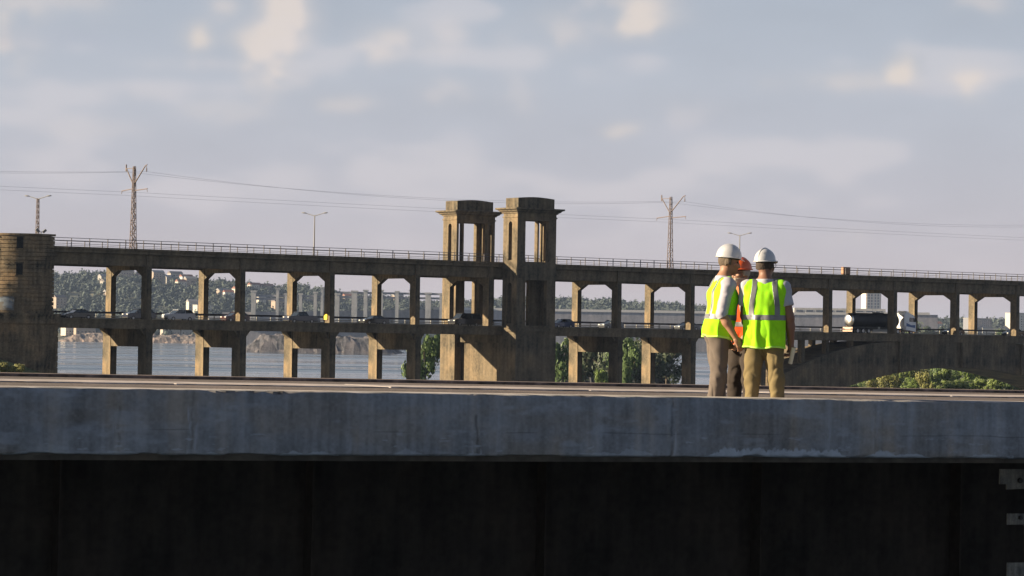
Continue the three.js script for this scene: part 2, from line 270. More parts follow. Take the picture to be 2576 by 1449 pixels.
// the round-ended stone bastion at the left end
{
  const R0 = 7.0, b = onBridge('stone_bastion', 'round ended stone bastion at the left end of the bridge', 'bastion', -16.35, BW / 2, 0);
  const plan = (r, x1) => { const s = new THREE.Shape(); s.moveTo(x1, -r); s.lineTo(x1, r); s.lineTo(-0.9, r); s.absarc(-0.9, 0, r, Math.PI / 2, Math.PI * 1.5, false); s.lineTo(x1, -r); return s; };
  const block = (r, x1, y0, y1) => metric(new THREE.ExtrudeGeometry(plan(r, x1), { depth: y1 - y0, bevelEnabled: false, curveSegments: 40 }).rotateX(-Math.PI / 2).translate(0, y0, 0));
  const n = 19, h0 = H(2.27), dh = (H(13.1) - h0) / n, Rr = rng(3);
  for (let i = 0; i < n; i++) { const e = (Rr() - 0.5) * 0.07; part('stone_course', block(R0 + e, 0.55 + e, h0 + i * dh, h0 + (i + 1) * dh - 0.08), M.stone, b, false); }
  part('core', block(R0 - 0.2, 0.36, -1, H(13.05)), M.stone, b, false);
  part('coping', block(R0 + 0.1, 0.65, H(13.1), H(13.38)), M.stone, b, false);
  part('ledge', [block(R0 + 0.62, 1.25, H(0.85), H(1.95)), block(R0 + 0.72, 1.35, H(1.95), H(2.26))], M.stone, b, false);
  part('core', block(R0 + 0.36, 0.98, -1, H(0.84)), M.stone, b, false);
  const m = 16, dl = (H(0.84) + 1) / m;
  for (let i = 0; i < m; i++) { const e = 0.45 + (Rr() - 0.5) * 0.1; part('base_course', block(R0 + e, 1.1, -1 + i * dl, -1 + (i + 1) * dl - 0.05), M.stone, b, false); }
  const slit = (az, y) => {                           // a slit window on the round end; az from the near side towards the left
    const w = part('slit_window', [box(-0.45, 0.45, -0.8, 0.8, -0.3, 0.06)], M.void, b); w.position.set(-0.9 - Math.sin(az) * (R0), y, Math.cos(az) * R0); w.rotation.y = -az;
    part('lintel', box(-0.6, 0.6, 0.8, 1.0, -0.25, 0.12), M.stone, w); part('sill', box(-0.6, 0.6, -0.95, -0.8, -0.25, 0.14), M.stone, w);
  };
  slit(0.52, H(12.1)); slit(0.52, H(8.4)); slit(1.03, H(12.0));
  const paint = colorTex(128, 64, (x, y) => { const e = fbm2(x * 5, y * 4, 4), k = smooth(0.35, 0.6, e); return [mix(0.13, 0.19, k), mix(0.12, 0.22, k), mix(0.11, 0.26, k)]; });
  const pg = new THREE.CylinderGeometry(R0 + 0.06, R0 + 0.06, 1.9, 14, 1, true, -1.06, 0.45); const pm = part('painted_patch', pg, new THREE.MeshStandardMaterial({ map: paint, roughness: 0.9 }), b, false); pm.position.set(-0.9, H(3.6), 0); mark(pm, 'faded pale blue painted patch');
  // floodlights on its roof
  const fl = onBridge('roof_floodlight', 'pair of dark floodlights on top of the stone bastion', 'floodlight', -15.9, 2.2, H(13.38));
  part('bracket', [bar([0, 0, 0], [0, 0.45, 0], 0.06), bar([-0.5, 0.42, 0], [0.5, 0.42, 0], 0.05)], M.wire, fl);
  part('lamp_head', box(-0.2, 0.2, -0.32, 0.32, -0.12, 0.12).rotateZ(0.8).translate(-0.55, 0.6, 0), M.wire, fl); part('lamp_head', box(-0.16, 0.16, -0.3, 0.3, -0.12, 0.12).rotateZ(-0.9).translate(0.55, 0.55, 0), M.wire, fl);
}

// lattice masts of the railway and street lamps on the upper deck
function mast(label, u) {
  const m = onBridge('catenary_mast', label, 'mast', u, 5.2, H(11.76), 'lattice masts of the railway');
  const hgt = 12.2, hw = (y) => mix(0.36, 0.14, y / hgt), legs = [], lace = [];
  for (const [a, b] of [[-1, -1], [-1, 1], [1, -1], [1, 1]]) part('leg', bar([a * hw(0), 0, b * hw(0)], [a * hw(hgt), hgt, b * hw(hgt)], 0.065, 0.055, 5), M.mast, m);
  const N = 15; for (let i = 0; i < N; i++) {
    const y0 = i * hgt / N, y1 = (i + 1) * hgt / N, p = hw(y0), q = hw(y1), s = i % 2 ? 1 : -1;
    for (const e of [-1, 1]) { lace.push(bar([-s * p, y0, e * p], [s * q, y1, e * q], 0.045, 0.045, 4), bar([e * p, y0, -s * p], [e * q, y1, s * q], 0.045, 0.045, 4)); lace.push(bar([-q, y1, e * q], [q, y1, e * q], 0.04, 0.04, 4), bar([e * q, y1, -q], [e * q, y1, q], 0.04, 0.04, 4)); }
  }
  part('lacing', lace, M.mast, m);
  part('bracket_arm', [bar([0, 9.7, 0.1], [0, 12.2, 3.2], 0.1, 0.08), bar([0, 12.2, 3.2], [0, 12.35, 3.7], 0.07)], M.mast, m);
  part('bracket_arm', [bar([0, 9.4, -0.1], [0, 12.1, -2.4], 0.09, 0.08), bar([0, 11.95, 0], [0, 12.0, -2.3], 0.045), bar([0, 12.6, -2.4], [0, 11.6, -2.4], 0.1)], M.mast, m);
  part('cross_arm', [bar([0, 8.7, 0], [0, 8.85, 3.9], 0.07), bar([0, 8.85, 3.7], [0, 8.4, 3.9], 0.04)], M.mast, m);
  part('cross_arm', [bar([0, 9.0, 0], [0, 8.75, -3.6], 0.07), bar([0, 8.75, -3.4], [0, 8.35, -3.7], 0.04)], M.mast, m);
  part('insulator', [...[0, 1, 2].map((i) => new THREE.CylinderGeometry(0.12, 0.12, 0.07, 8).translate(0, 11.75 - i * 0.16, 3.55)), bar([0, 12.25, 3.55], [0, 11.3, 3.55], 0.04)], M.mast, m);
  return m;
}
mast('tall lattice mast with forked arms, next to the stone bastion', 0.6);
mast('tall lattice mast with forked arms, between the towers and the three people', 103.2);
mast('lattice mast beyond the right edge of the view', 206); mast('lattice mast beyond the left edge of the view', -102);
function lampPost(label, u, w, hgt, lattice) {
  const m = onBridge('street_lamp', label, 'street lamp', u, w, H(11.76), 'double armed lamps on the upper deck');
  if (lattice) {
    const lace = []; for (const [a, b] of [[-1, -1], [-1, 1], [1, -1], [1, 1]]) part('leg', bar([a * 0.2, 0, b * 0.2], [a * 0.13, hgt, b * 0.13], 0.05, 0.045, 5), M.mast, m);
    for (let i = 0; i < 9; i++) { const s = i % 2 ? 1 : -1, y0 = i * hgt / 9, y1 = (i + 1) * hgt / 9; for (const e of [-1, 1]) lace.push(bar([-s * 0.18, y0, e * 0.17], [s * 0.16, y1, e * 0.15], 0.03, 0.03, 4), bar([e * 0.17, y0, -s * 0.17], [e * 0.15, y1, s * 0.15], 0.03, 0.03, 4)); }
    part('lacing', lace, M.mast, m);
  } else part('pole', bar([0, 0, 0], [0, hgt, 0], 0.12, 0.07, 8), M.lamp, m);
  for (const s of [-1, 1]) { part('arm', bar([0, hgt - 0.1, 0], [s * 0.75, hgt + 0.28, s * 1.2], 0.06, 0.05), M.lamp, m); part('lamp_head', new THREE.SphereGeometry(1, 10, 6).scale(0.2, 0.09, 0.42).rotateY(0.55).rotateX(-s * 0.1).translate(s * 0.95, hgt + 0.36, s * 1.5), M.lamp, m); }
}
lampPost('double armed lamp on a lattice post above the stone bastion', -14.9, 5.2, 6.9, true);
lampPost('slender double armed lamp standing left of the two towers', 32.0, 5.2, 6.35, false);
lampPost('slender double armed lamp rising behind the hard hats', 118.8, 5.2, 6.35, false);
// overhead wires: each run sags between its masts
function wireRun(label, w, y, sag, drop) {
  const o = onBridge('overhead_wire', label, 'wire', 0, 0, 0), xs = [-102, 0.6, 103.2, 206];
  for (let k = 0; k < 3; k++) {
    const pts = []; for (let i = 0; i <= 20; i++) { const q = i / 20; pts.push(new THREE.Vector3(mix(xs[k], xs[k + 1], q), y - sag * 4 * q * (1 - q), -w)); }
    part('span', new THREE.TubeGeometry(new THREE.CatmullRomCurve3(pts), 30, 0.013, 5), M.wire, o, false);
  }
}
wireRun('lower thin contact wire running level over the upper deck, camera side', 1.6, H(20.0), 0.12); wireRun('lower thin contact wire running level over the upper deck, far side', 8.7, H(19.9), 0.15);
wireRun('upper sagging wire hung from the left fork of the masts', 7.6, H(23.3), 1.5); wireRun('upper sagging wire hung from the right fork of the masts', 1.65, H(23.1), 1.9);
{
  const c = onBridge('switch_cabinet', 'rusty brown cabinet standing at the railing right of the people', 'cabinet', 138.6, -0.35, H(11.8));
  part('body', rbox(-0.85, 0.85, 0.1, 1.35, -0.3, 0.3, 0.03), flat(0.36, 0.2, 0.12, 0.8), c); part('door', rbox(-0.78, 0.78, 0.16, 1.28, 0.3, 0.33, 0.01), flat(0.33, 0.19, 0.12, 0.8), c); part('foot', box(-0.8, 0.8, 0, 0.1, -0.25, 0.25), M.bridge, c);
  const s = onBridge('marker_plate', 'small yellow warning plate on the column behind the pickup', 'sign', 30.98, 0.15, H(2.2));
  part('plate', rbox(-0.04, 0.04, 0, 0.9, -0.45, 0.45, 0.015), flat(0.85, 0.62, 0.02, 0.6), s); part('rim', [box(-0.06, -0.041, 0.86, 0.9, -0.45, 0.45), box(-0.06, -0.041, 0, 0.04, -0.45, 0.45)], flat(0.45, 0.08, 0.04, 0.6), s);
}

// ------------------------------------------------------------------ traffic on the lower deck; each car is built facing -x
const paint = (r, g, b) => new THREE.MeshPhysicalMaterial({ color: lin(r, g, b), roughness: 0.35, clearcoat: 1, clearcoatRoughness: 0.08 });
const PAINT = { black: paint(0.012, 0.013, 0.018), navy: paint(0.014, 0.02, 0.045), silver: paint(0.42, 0.44, 0.5), grey: paint(0.10, 0.11, 0.13), white: paint(0.7, 0.7, 0.7), maroon: paint(0.05, 0.012, 0.014), blue: paint(0.03, 0.05, 0.13) };
const wheelGeo = { tyre: metric(new THREE.TorusGeometry(0.245, 0.095, 8, 20)), rim: metric(new THREE.CylinderGeometry(0.2, 0.2, 0.14, 14).rotateX(Math.PI / 2)) };
const KIND = {
  sedan: { L: 4.6, W: 1.78, body: [[0.06, 0.3], [0, 0.55], [0.1, 0.75], [1.25, 0.92], [3.75, 0.96], [4.5, 0.93], [4.6, 0.7], [4.55, 0.3]], cab: [[1.2, 0.92], [1.95, 1.4], [3.1, 1.43], [3.95, 0.96]], wheels: [0.85, 3.65], roof: 1.43 },
  suv: { L: 4.65, W: 1.86, body: [[0.05, 0.36], [0, 0.75], [0.1, 0.95], [1.2, 1.08], [4.4, 1.12], [4.62, 0.95], [4.65, 0.6], [4.6, 0.36]], cab: [[1.15, 1.08], [1.85, 1.62], [3.95, 1.66], [4.42, 1.12]], wheels: [0.9, 3.7], roof: 1.66 },
  hatch: { L: 4.1, W: 1.74, body: [[0.05, 0.32], [0, 0.62], [0.08, 0.8], [1.1, 0.95], [3.95, 1.0], [4.1, 0.8], [4.08, 0.32]], cab: [[1.02, 0.95], [1.75, 1.47], [3.3, 1.5], [3.95, 1.0]], wheels: [0.8, 3.3], roof: 1.5 },
  pickup: { L: 5.2, W: 1.86, body: [[0.05, 0.42], [0, 0.8], [0.1, 1.02], [1.4, 1.12], [5.15, 1.14], [5.2, 0.9], [5.15, 0.42]], cab: [[1.35, 1.12], [1.95, 1.72], [3.2, 1.74], [3.55, 1.14]], wheels: [0.95, 4.1], roof: 1.74 },
  van: { L: 5.3, W: 1.98, body: [[0.05, 0.4], [0, 0.8], [0.1, 1.05], [0.9, 1.2], [5.25, 1.22], [5.3, 0.9], [5.25, 0.4]], cab: [[0.85, 1.2], [1.55, 2.02], [5.05, 2.08], [5.25, 1.22]], wheels: [0.95, 4.2], roof: 2.08 },
};
function car(name, label, kind, mat, u, w, toRight = false) {
  const k = KIND[kind], c = onBridge(name, label, name === 'pickup_truck' ? 'pickup' : name === 'van' ? 'van' : 'car', u, w, H(1.603), 'traffic on the lower deck', toRight ? Math.PI : 0), W = k.W / 2;
  part('body', prism(k.body, k.W - 0.12, [], 0.06).translate(0, 0, -W + 0.06), mat, c);
  const gl = k.cab, inset = 0.14, g = new THREE.BufferGeometry(), v = [], id = [];
  gl.forEach(([x, y], i) => { const q = i === 1 || i === 2 ? inset + 0.08 : 0.04; v.push(x, y, W - q, x, y, -W + q); });
  for (let i = 0; i < gl.length; i++) { const a = i * 2, b = ((i + 1) % gl.length) * 2; id.push(a, b, a + 1, b, b + 1, a + 1); } id.push(0, 4, 2, 0, 6, 4, 1, 3, 5, 1, 5, 7);
  g.setAttribute('position', new THREE.Float32BufferAttribute(v, 3)); g.setIndex(id); const gn = g.toNonIndexed(); gn.computeVertexNormals(); gn.setAttribute('uv', new THREE.Float32BufferAttribute(new Float32Array(gn.attributes.position.count * 2), 2));
  const cabin = part('windows', gn, M.glass, c);
  const [p1, p2] = [gl[1], gl[2]];
  part('roof', rbox(p1[0] - 0.08, p2[0] + 0.08, Math.max(p1[1], p2[1]) - 0.03, Math.max(p1[1], p2[1]) + 0.04, -W + inset, W - inset, 0.03), mat, c);
  const pil = []; for (const s of [-1, 1]) { const zz = (i) => s * (W - (i === 1 || i === 2 ? inset + 0.07 : 0.03)); pil.push(bar([gl[0][0], gl[0][1], zz(0)], [p1[0], p1[1], zz(1)], 0.04), bar([gl[3][0], gl[3][1], zz(3)], [p2[0], p2[1], zz(2)], 0.05)); const mx = (p1[0] + p2[0]) / 2 + 0.1; pil.push(bar([mx, gl[0][1], zz(0)], [mx, p1[1], zz(1)], 0.045)); }
  part('pillar', pil, mat, c);
  for (const x of k.wheels) for (const s of [-1, 1]) { const t = part('wheel', wheelGeo.tyre, M.tyre, c, false); t.position.set(x, 0.34, s * (W - 0.06)); part('rim', wheelGeo.rim, M.rim, t, false); }
  const hy = k.body[1][1] + 0.06;
  for (const s of [-1, 1]) { part('headlight', rbox(-0.04, 0.14, hy - 0.02, hy + 0.15, s * (W - 0.28) - 0.2, s * (W - 0.28) + 0.2, 0.03), M.headlight, c); part('tail_light', rbox(k.L - 0.1, k.L + 0.02, hy + 0.02, hy + 0.25, s * (W - 0.18) - 0.13, s * (W - 0.18) + 0.13, 0.02), M.taillight, c); part('mirror', rbox(gl[0][0] + 0.2, gl[0][0] + 0.38, gl[0][1], gl[0][1] + 0.16, s * (W + 0.08) - 0.1, s * (W + 0.08) + 0.1, 0.03), mat, c); }
  part('bumper', [rbox(-0.05, 0.1, 0.32, 0.5, -W + 0.1, W - 0.1, 0.03), rbox(k.L - 0.12, k.L + 0.03, 0.34, 0.52, -W + 0.1, W - 0.1, 0.03)], M.tyre, c);
  return c;
}
car('car', 'black sedan leaving towards the stone bastion', 'sedan', PAINT.black, -9.6, 7.0);
car('car', 'dark sport utility car under the lattice mast next to the bastion', 'suv', PAINT.navy, 0.5, 7.0);
car('car', 'silver sport utility car with dark windows on the lower deck', 'suv', PAINT.silver, 7.2, 7.0);
car('car', 'maroon black hatchback half behind the second column from the bastion', 'hatch', PAINT.maroon, 17.2, 7.0);
car('pickup_truck', 'dark blue pickup under the lamp left of the towers', 'pickup', PAINT.navy, 28.3, 7.0);
car('car', 'black sedan with bright windscreen, second vehicle left of the towers', 'sedan', PAINT.black, 42.2, 7.0);
car('van', 'black van just left of the nearer tower', 'van', PAINT.black, 59.4, 7.0);
car('car', 'dark blue car just right of the nearer tower', 'hatch', PAINT.blue, 79.6, 7.0);
car('car', 'grey hatchback with bright windscreen, second car right of the towers', 'hatch', PAINT.grey, 90.0, 7.0);
car('car', 'grey sedan beside the man in the grey trousers', 'sedan', PAINT.grey, 106.4, 7.0);
car('car', 'black hatchback following the tank lorry at far right', 'hatch', PAINT.black, 171.2, 7.0);
car('car', 'dark sedan at the right edge of the view', 'sedan', PAINT.black, 187.0, 7.0);

// the tank lorry, driving to the right on the near lane; built facing +x
{
  const t = onBridge('tank_lorry', 'tank lorry with black tank and white cab driving right', 'lorry', 142.6, 3.2, H(1.603));
  const tank = flat(0.01, 0.011, 0.018, 0.55), pol = new THREE.MeshStandardMaterial({ color: lin(0.75, 0.72, 0.68), roughness: 0.28, metalness: 1 });
  const prof = [[0, 0], [0.6, 0.03], [1.0, 0.16], [1.2, 0.42]].map(([r, y]) => new THREE.Vector2(r, y));
  const tk = part('tank', new THREE.CylinderGeometry(1.22, 1.22, 11.1, 32, 1, true).rotateZ(-Math.PI / 2).scale(1, 1, 1).translate(6.0, 2.42, 0), tank, t);
  part('end_cap', new THREE.LatheGeometry(prof, 32).rotateZ(-Math.PI / 2).translate(0.03, 2.42, 0), pol, tk);
  part('end_cap', new THREE.LatheGeometry(prof, 32).rotateZ(Math.PI / 2).translate(11.97, 2.42, 0), tank, tk);
  part('band', [1.6, 3.9, 6.2, 8.5, 10.6].map((x) => new THREE.TorusGeometry(1.225, 0.03, 6, 32).rotateY(Math.PI / 2).translate(x, 2.42, 0)), tank, tk);
  part('walkway', [box(1.2, 10.6, 3.63, 3.68, -0.3, 0.3), rbox(6.4, 8.6, 3.66, 3.86, -0.35, 0.35, 0.04)], tank, tk);
  part('chassis', [box(0.3, 15.4, 0.75, 1.1, -0.45, 0.45), box(0.2, 9.5, 0.95, 1.25, -1.15, -0.9), box(0.2, 9.5, 0.95, 1.25, 0.9, 1.15), box(0.15, 0.3, 0.5, 1.2, -1.2, 1.2)], flat(0.03, 0.03, 0.032, 0.7), t);
  part('rear_panel', [box(0.1, 0.14, 0.75, 1.15, -1.2, 1.2), box(0.06, 0.1, 0.38, 0.55, -1.2, 1.2)], flat(0.6, 0.42, 0.3, 0.5), t);
  const wg = metric(new THREE.TorusGeometry(0.36, 0.15, 8, 22)), rg = metric(new THREE.CylinderGeometry(0.3, 0.3, 0.24, 16).rotateX(Math.PI / 2));
  for (const x of [1.5, 2.85, 4.2, 11.4, 14.7]) for (const s of [-1, 1]) { const w = part('wheel', wg, M.tyre, t, false); w.position.set(x, 0.52, s * 1.02); part('rim', rg, M.rim, w, false); }
  for (const s of [-1, 1]) part('mudguard', [bar([0.9, 1.12, s * 1.02], [4.8, 1.12, s * 1.02], 0.06), box(5.2, 8.8, 0.4, 0.85, s * 1.1 - 0.05, s * 1.1 + 0.05), box(6.4, 6.9, 0.86, 1.3, s * 1.15 - 0.05, s * 1.15 + 0.05)], M.paleRail, t);
  const white = paint(0.75, 0.75, 0.76), cabm = part('cab', prism([[13.3, 0.9], [15.75, 0.55], [15.8, 1.9], [15.45, 3.1], [15.1, 3.5], [13.3, 3.72]], 2.3, [], 0.08).translate(0, 0, -1.15), white, t);
  part('deflector', [prism([[13.5, 3.74], [14.9, 3.6], [13.7, 4.2], [13.4, 4.2]], 1.9, [], 0.03).translate(0, 0, -0.95), box(12.9, 13.22, 1.6, 3.7, 1.0, 1.2), box(12.9, 13.22, 1.6, 3.7, -1.2, -1.0)], white, cabm);
  part('window', prism([[14.1, 2.3], [15.45, 2.3], [15.3, 3.0], [14.15, 3.05]], 0.02).translate(0, 0, 1.235), M.glass, cabm); part('window', prism([[14.1, 2.3], [15.45, 2.3], [15.3, 3.0], [14.15, 3.05]], 0.02).translate(0, 0, -1.255), M.glass, cabm);
  part('windscreen', box(-0.02, 0.02, -0.6, 0.6, -1.0, 1.0).rotateZ(0.27).translate(15.74, 2.5, 0), M.glass, cabm);
  part('stripe', [prism([[13.4, 1.5], [15.6, 1.2], [15.6, 1.75], [14.6, 1.7], [13.4, 2.1]], 0.015).translate(0, 0, 1.234)], flat(0.06, 0.13, 0.3, 0.4), cabm);
  part('step', rbox(14.1, 15.6, 0.5, 0.9, 0.95, 1.22, 0.04), flat(0.09, 0.03, 0.03, 0.5), cabm); part('step', rbox(14.1, 15.6, 0.5, 0.9, -1.22, -0.95, 0.04), flat(0.09, 0.03, 0.03, 0.5), cabm);
  part('mirror', [rbox(15.4, 15.6, 2.3, 3.0, 1.3, 1.5, 0.03), bar([15.5, 2.9, 1.2], [15.5, 2.9, 1.4], 0.03)], M.tyre, cabm);
  part('tail_light', [box(0.02, 0.06, 0.8, 0.95, -1.1, -0.8), box(0.02, 0.06, 0.8, 0.95, 0.8, 1.1)], M.taillight, t);
}

// ------------------------------------------------------------------ the unfinished deck in front: x along its edge (to the right and away, slightly downhill), -z across and away
const ST = Math.PI / 2 - Math.atan(14306 / F), SORG = [2.353, 0, -26.72], SY = EYE - 0.548, GRADE = -0.0082;
const spos = (u, w, y = 0) => { const c = Math.cos(ST), s = Math.sin(ST); return [SORG[0] + u * c - w * s, SY + u * GRADE + y, SORG[2] - u * s - w * c]; };
const FLOOR = -0.335, TH = 0.566;                    // walkway below the kerb's top, kerb's thickness
{
  const g = thing('bridge_deck_edge', 'weathered grey concrete deck edge across the foreground', 'deck', spos(0, 0), ST); g.rotation.set(0, ST, GRADE, 'YXZ');
  const X0 = -34, X1 = 46;
  // weathered face: blue grey cement skin, brown rain streaks, lime bloom along the lower edge, a few cracks
  const U = (xd) => { const k = (xd - CX) / F; return (k * 26.72 - 2.334) / (Math.sin(Math.PI / 2 - ST) - k * Math.cos(Math.PI / 2 - ST)); };
  const seenA = -9, seenB = 9, TW = 2048, THt = 128;
  const bloom = [[1790, 2120, 0.17, 1], [2190, 2250, 0.12, 0.9], [2255, 2330, 0.08, 0.8], [2440, 2510, 0.08, 0.8], [1480, 1560, 0.07, 0.5], [1000, 1060, 0.14, 0.5], [1180, 1215, 0.07, 0.6], [1560, 1640, 0.13, 0.5], [510, 545, 0.06, 0.6], [720, 760, 0.07, 0.6], [780, 830, 0.08, 0.6], [40, 90, 0.05, 0.5], [130, 190, 0.06, 0.5], [310, 350, 0.06, 0.5], [1925, 2000, 0.2, 0.6]].map(([a, b, h, s]) => [U(a), U(b), h, s]);
  const streaks = [[485, 0.5, 0], [880, 0.35, 1], [1200, 0.8, 0], [1690, 0.7, 0], [1255, 0.4, 1], [2085, 0.6, 1], [2290, 0.5, 1], [2455, 0.6, 1], [1960, 0.35, 1], [1500, 0.3, 1], [300, 0.5, 0], [1075, 0.3, 1], [620, 0.25, 1], [1850, 0.3, 1], [2200, 0.3, 0], [100, 0.3, 1]].map(([x, s, p]) => [U(x), s, p]);
  const face = (withColour) => (x, y) => {
    const u = mix(seenA, seenB, x), h = y * TH;        // metres along, metres above the lower edge
    const big = fbm2(u * 0.9 + 5, h * 2.4 + 2, 5), mid = fbm2(u * 5, h * 7, 4), fine = fbm2(u * 40, h * 40, 3), rain = fbm2(u * 7 + 3, h * 0.9, 4), rain2 = fbm2(u * 22 + 9, h * 1.2 + 4, 3);
    let k = 1 + (big - 0.5) * 0.4 + (mid - 0.5) * 0.4 + (fine - 0.5) * 0.4 + (rain - 0.5) * 0.6 + (rain2 - 0.5) * 0.5, br = smooth(0.48, 0.75, fbm2(u * 1.3 + 40, h * 3, 4)) * 0.5 + 0.35 * smooth(0.55, 0.8, rain), pale = 0, crack = 0;
    for (const [su, s, p] of streaks) { const dx = Math.abs(u - su + 0.05 * (fbm2(h * 9 + su * 3, 2.3, 3) - 0.5)), n = fbm2(u * 30, h * 5 + su, 3); if (p) pale = Math.max(pale, s * 0.55 * Math.exp(-((dx / 0.05) ** 2)) * smooth(0.3, 0.65, n)); else { crack = Math.max(crack, s * Math.exp(-((dx / 0.014) ** 2)) * smooth(0.28, 0.5, fbm2(h * 12 + su, u * 3, 3))); br = Math.max(br, s * 0.9 * Math.exp(-((dx / 0.055) ** 2)) * smooth(0.3, 0.6, n)); pale = Math.max(pale, s * 0.8 * Math.exp(-(((dx - 0.03) / 0.02) ** 2)) * smooth(0.5, 0.7, n)); } }
    for (const [a, b, hh, s] of bloom) if (u > a - 0.1 && u < b + 0.1) { const e = hh * 0.95 * (0.35 * fbm2(u * 5, a * 7, 3) + 0.65 * fbm2(u * 30, a * 3 + h * 8, 4)) * smooth(a - 0.08, a + 0.1, u) * (1 - smooth(b - 0.1, b + 0.08, u)); pale = Math.max(pale, s * (1 - smooth(e * 0.75, e + 0.004, h)) * (0.55 + 0.6 * fbm2(u * 26, h * 30, 3))); }
    pale = Math.max(pale, 0.5 * smooth(0.70, 0.82, fbm2(u * 7 + 7, h * 22, 5)) * smooth(0.30, 0.12, h), 0.28 * smooth(0.60, 0.78, fbm2(u * 3 + 70, h * 9, 5)));
    crack = Math.max(crack, 0.5 * Math.exp(-((((h - 0.215 - 0.02 * (fbm2(u * 2, 8, 3) - 0.5))) / 0.005) ** 2)) * smooth(0.5, 0.62, fbm2(u * 1.6 + 20, 1, 3)));
    if (!withColour) return 0.5 + (mid - 0.5) * 0.3 + (fine - 0.5) * 0.5 + pale * 0.3 - crack * 0.9;
    k = Math.max(0.35, k) * (1 - 0.65 * crack);
    const c = [mix(0.195, 0.21, br) * k, mix(0.212, 0.188, br) * k, mix(0.24, 0.165, br) * k];
    return [mix(c[0], 0.37, pale), mix(c[1], 0.42, pale), mix(c[2], 0.50, pale)];
  };
  const map = colorTex(TW, THt, face(true)), bump = grayTex(TW, THt, face(false));
  map.wrapS = bump.wrapS = THREE.MirroredRepeatWrapping; map.wrapT = bump.wrapT = THREE.ClampToEdgeWrapping;
  for (const t of [map, bump]) { t.repeat.set(1 / (seenB - seenA), 1 / TH); t.offset.set(-seenA / (seenB - seenA), 1); }
  const faceMat = new THREE.MeshStandardMaterial({ map, bumpMap: bump, bumpScale: 0.006, roughness: 0.85 });
  // the edge beam with slightly chipped, uneven arrises
  const nx = 900, rows = [[0.012, -TH + 0.0, -0.3], [0.012, -TH, -0.03], [0, -TH + 0.02, 0], [0, -TH * 0.66, 0], [0, -TH * 0.33, 0], [0, -0.03, 0], [0, -0.006, -0.012], [0, 0, -0.035], [0, 0.002, -0.3], [0, 0, -0.62], [0, FLOOR, -0.64]];
  const pos = [], idx = [];
  for (let i = 0; i <= nx; i++) { const q = i / nx, x = X0 + (X1 - X0) * q; rows.forEach(([, y, z], r) => { const e = (r === 2 || r === 6 || r === 7 || r === 5 || r === 1) ? 1 : 0, c = (fbm2(x * 6 + r * 3, r, 4) - 0.5) * 0.016 * e, ch = e * 0.03 * smooth(0.66, 0.8, fbm2(x * 4 + r * 31, 4, 3)); pos.push(x, y + c + (r > 4 ? -ch : ch * 0.8), z - ch); }); }
  const n = rows.length; for (let i = 0; i < nx; i++) for (let r = 0; r < n - 1; r++) { const a = i * n + r, b = a + n; idx.push(a, b, a + 1, b, b + 1, a + 1); }
  const eg = new THREE.BufferGeometry(); eg.setAttribute('position', new THREE.Float32BufferAttribute(pos, 3)); eg.setIndex(idx); eg.computeVertexNormals();
  const uv = new Float32Array(pos.length / 3 * 2); for (let i = 0; i < pos.length / 3; i++) { uv[i * 2] = pos[i * 3]; uv[i * 2 + 1] = pos[i * 3 + 1] + Math.min(0, 0); } eg.setAttribute('uv', new THREE.BufferAttribute(uv, 2));
  // the face keeps its own skin; the top is paler trowelled cement
  const top = concrete([0.37, 0.33, 0.31], 0.8, 3, 21), tIdx = [], fIdx = [];
  for (let i = 0; i < idx.length; i += 3) { const r = (idx[i] % n); const row = Math.min(idx[i] % n, idx[i + 1] % n, idx[i + 2] % n); (row >= 6 ? tIdx : fIdx).push(idx[i], idx[i + 1], idx[i + 2]); }
  const fg = eg.clone(); fg.setIndex(fIdx); const tg = eg.clone(); tg.setIndex(tIdx);
  const beam = part('edge_beam', fg, faceMat, g, false); part('kerb_top', tg, top, beam);
  part('walkway', box(X0, X1, FLOOR - 0.15, FLOOR, -2.42, -0.6), concrete([0.20, 0.18, 0.16], 0.8, 4, 31), g);
  // beyond the trough the deck goes on: gritty brown bed, a pale concrete strip, brown bed again, a low far kerb
  const grit = (seed) => { const m = colorTex(512, 512, (x, y) => { const k = 1 + 0.9 * (fbm2(x * 6 + seed, y * 6, 5, 6, 6) - 0.5) + 0.9 * (hash(Math.floor(x * 170), Math.floor(y * 170), seed) - 0.5), p = hash(Math.floor(x * 90), Math.floor(y * 90), seed + 5) > 0.93 ? 1.7 : 1; return [0.115 * k * p, 0.084 * k * p, 0.073 * k * p]; }); m.repeat.set(1 / 4, 1 / 4); return new THREE.MeshStandardMaterial({ map: m, roughness: 0.95 }); };
  const strip = concrete([0.40, 0.345, 0.325], 0.7, 2.5, 51);
  part('brown_bed', box(X0, X1, FLOOR - 0.15, -0.050, -5.3, -2.42), grit(3), g);
  for (let x = X0; x < X1 - 1; x += 2.5) part('pale_slab', rbox(x, x + 2.485, FLOOR - 0.15, -0.034 + 0.006 * (hash(Math.round(x * 7), 5) - 0.5), -6.65, -5.303, 0.012), strip, g);
  part('brown_bed', box(X0, X1, FLOOR - 0.15, -0.045, -9.1, -6.653), grit(9), g);
  part('far_kerb', rbox(X0, X1, FLOOR - 0.15, -0.005, -9.5, -9.102, 0.02), concrete([0.17, 0.125, 0.11], 0.8, 2, 41), g);
  // the slab's underside and, far back under it, the stiffened steel girder that carries the other side
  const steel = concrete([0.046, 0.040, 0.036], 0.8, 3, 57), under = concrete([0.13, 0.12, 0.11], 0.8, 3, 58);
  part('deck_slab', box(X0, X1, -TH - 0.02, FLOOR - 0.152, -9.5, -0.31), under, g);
  const gd = part('girder', box(X0, X1, -14, -TH - 0.025, -9.5, -9.0), steel, g); mark(gd, 'deep rusty steel girder in the shade under the deck');
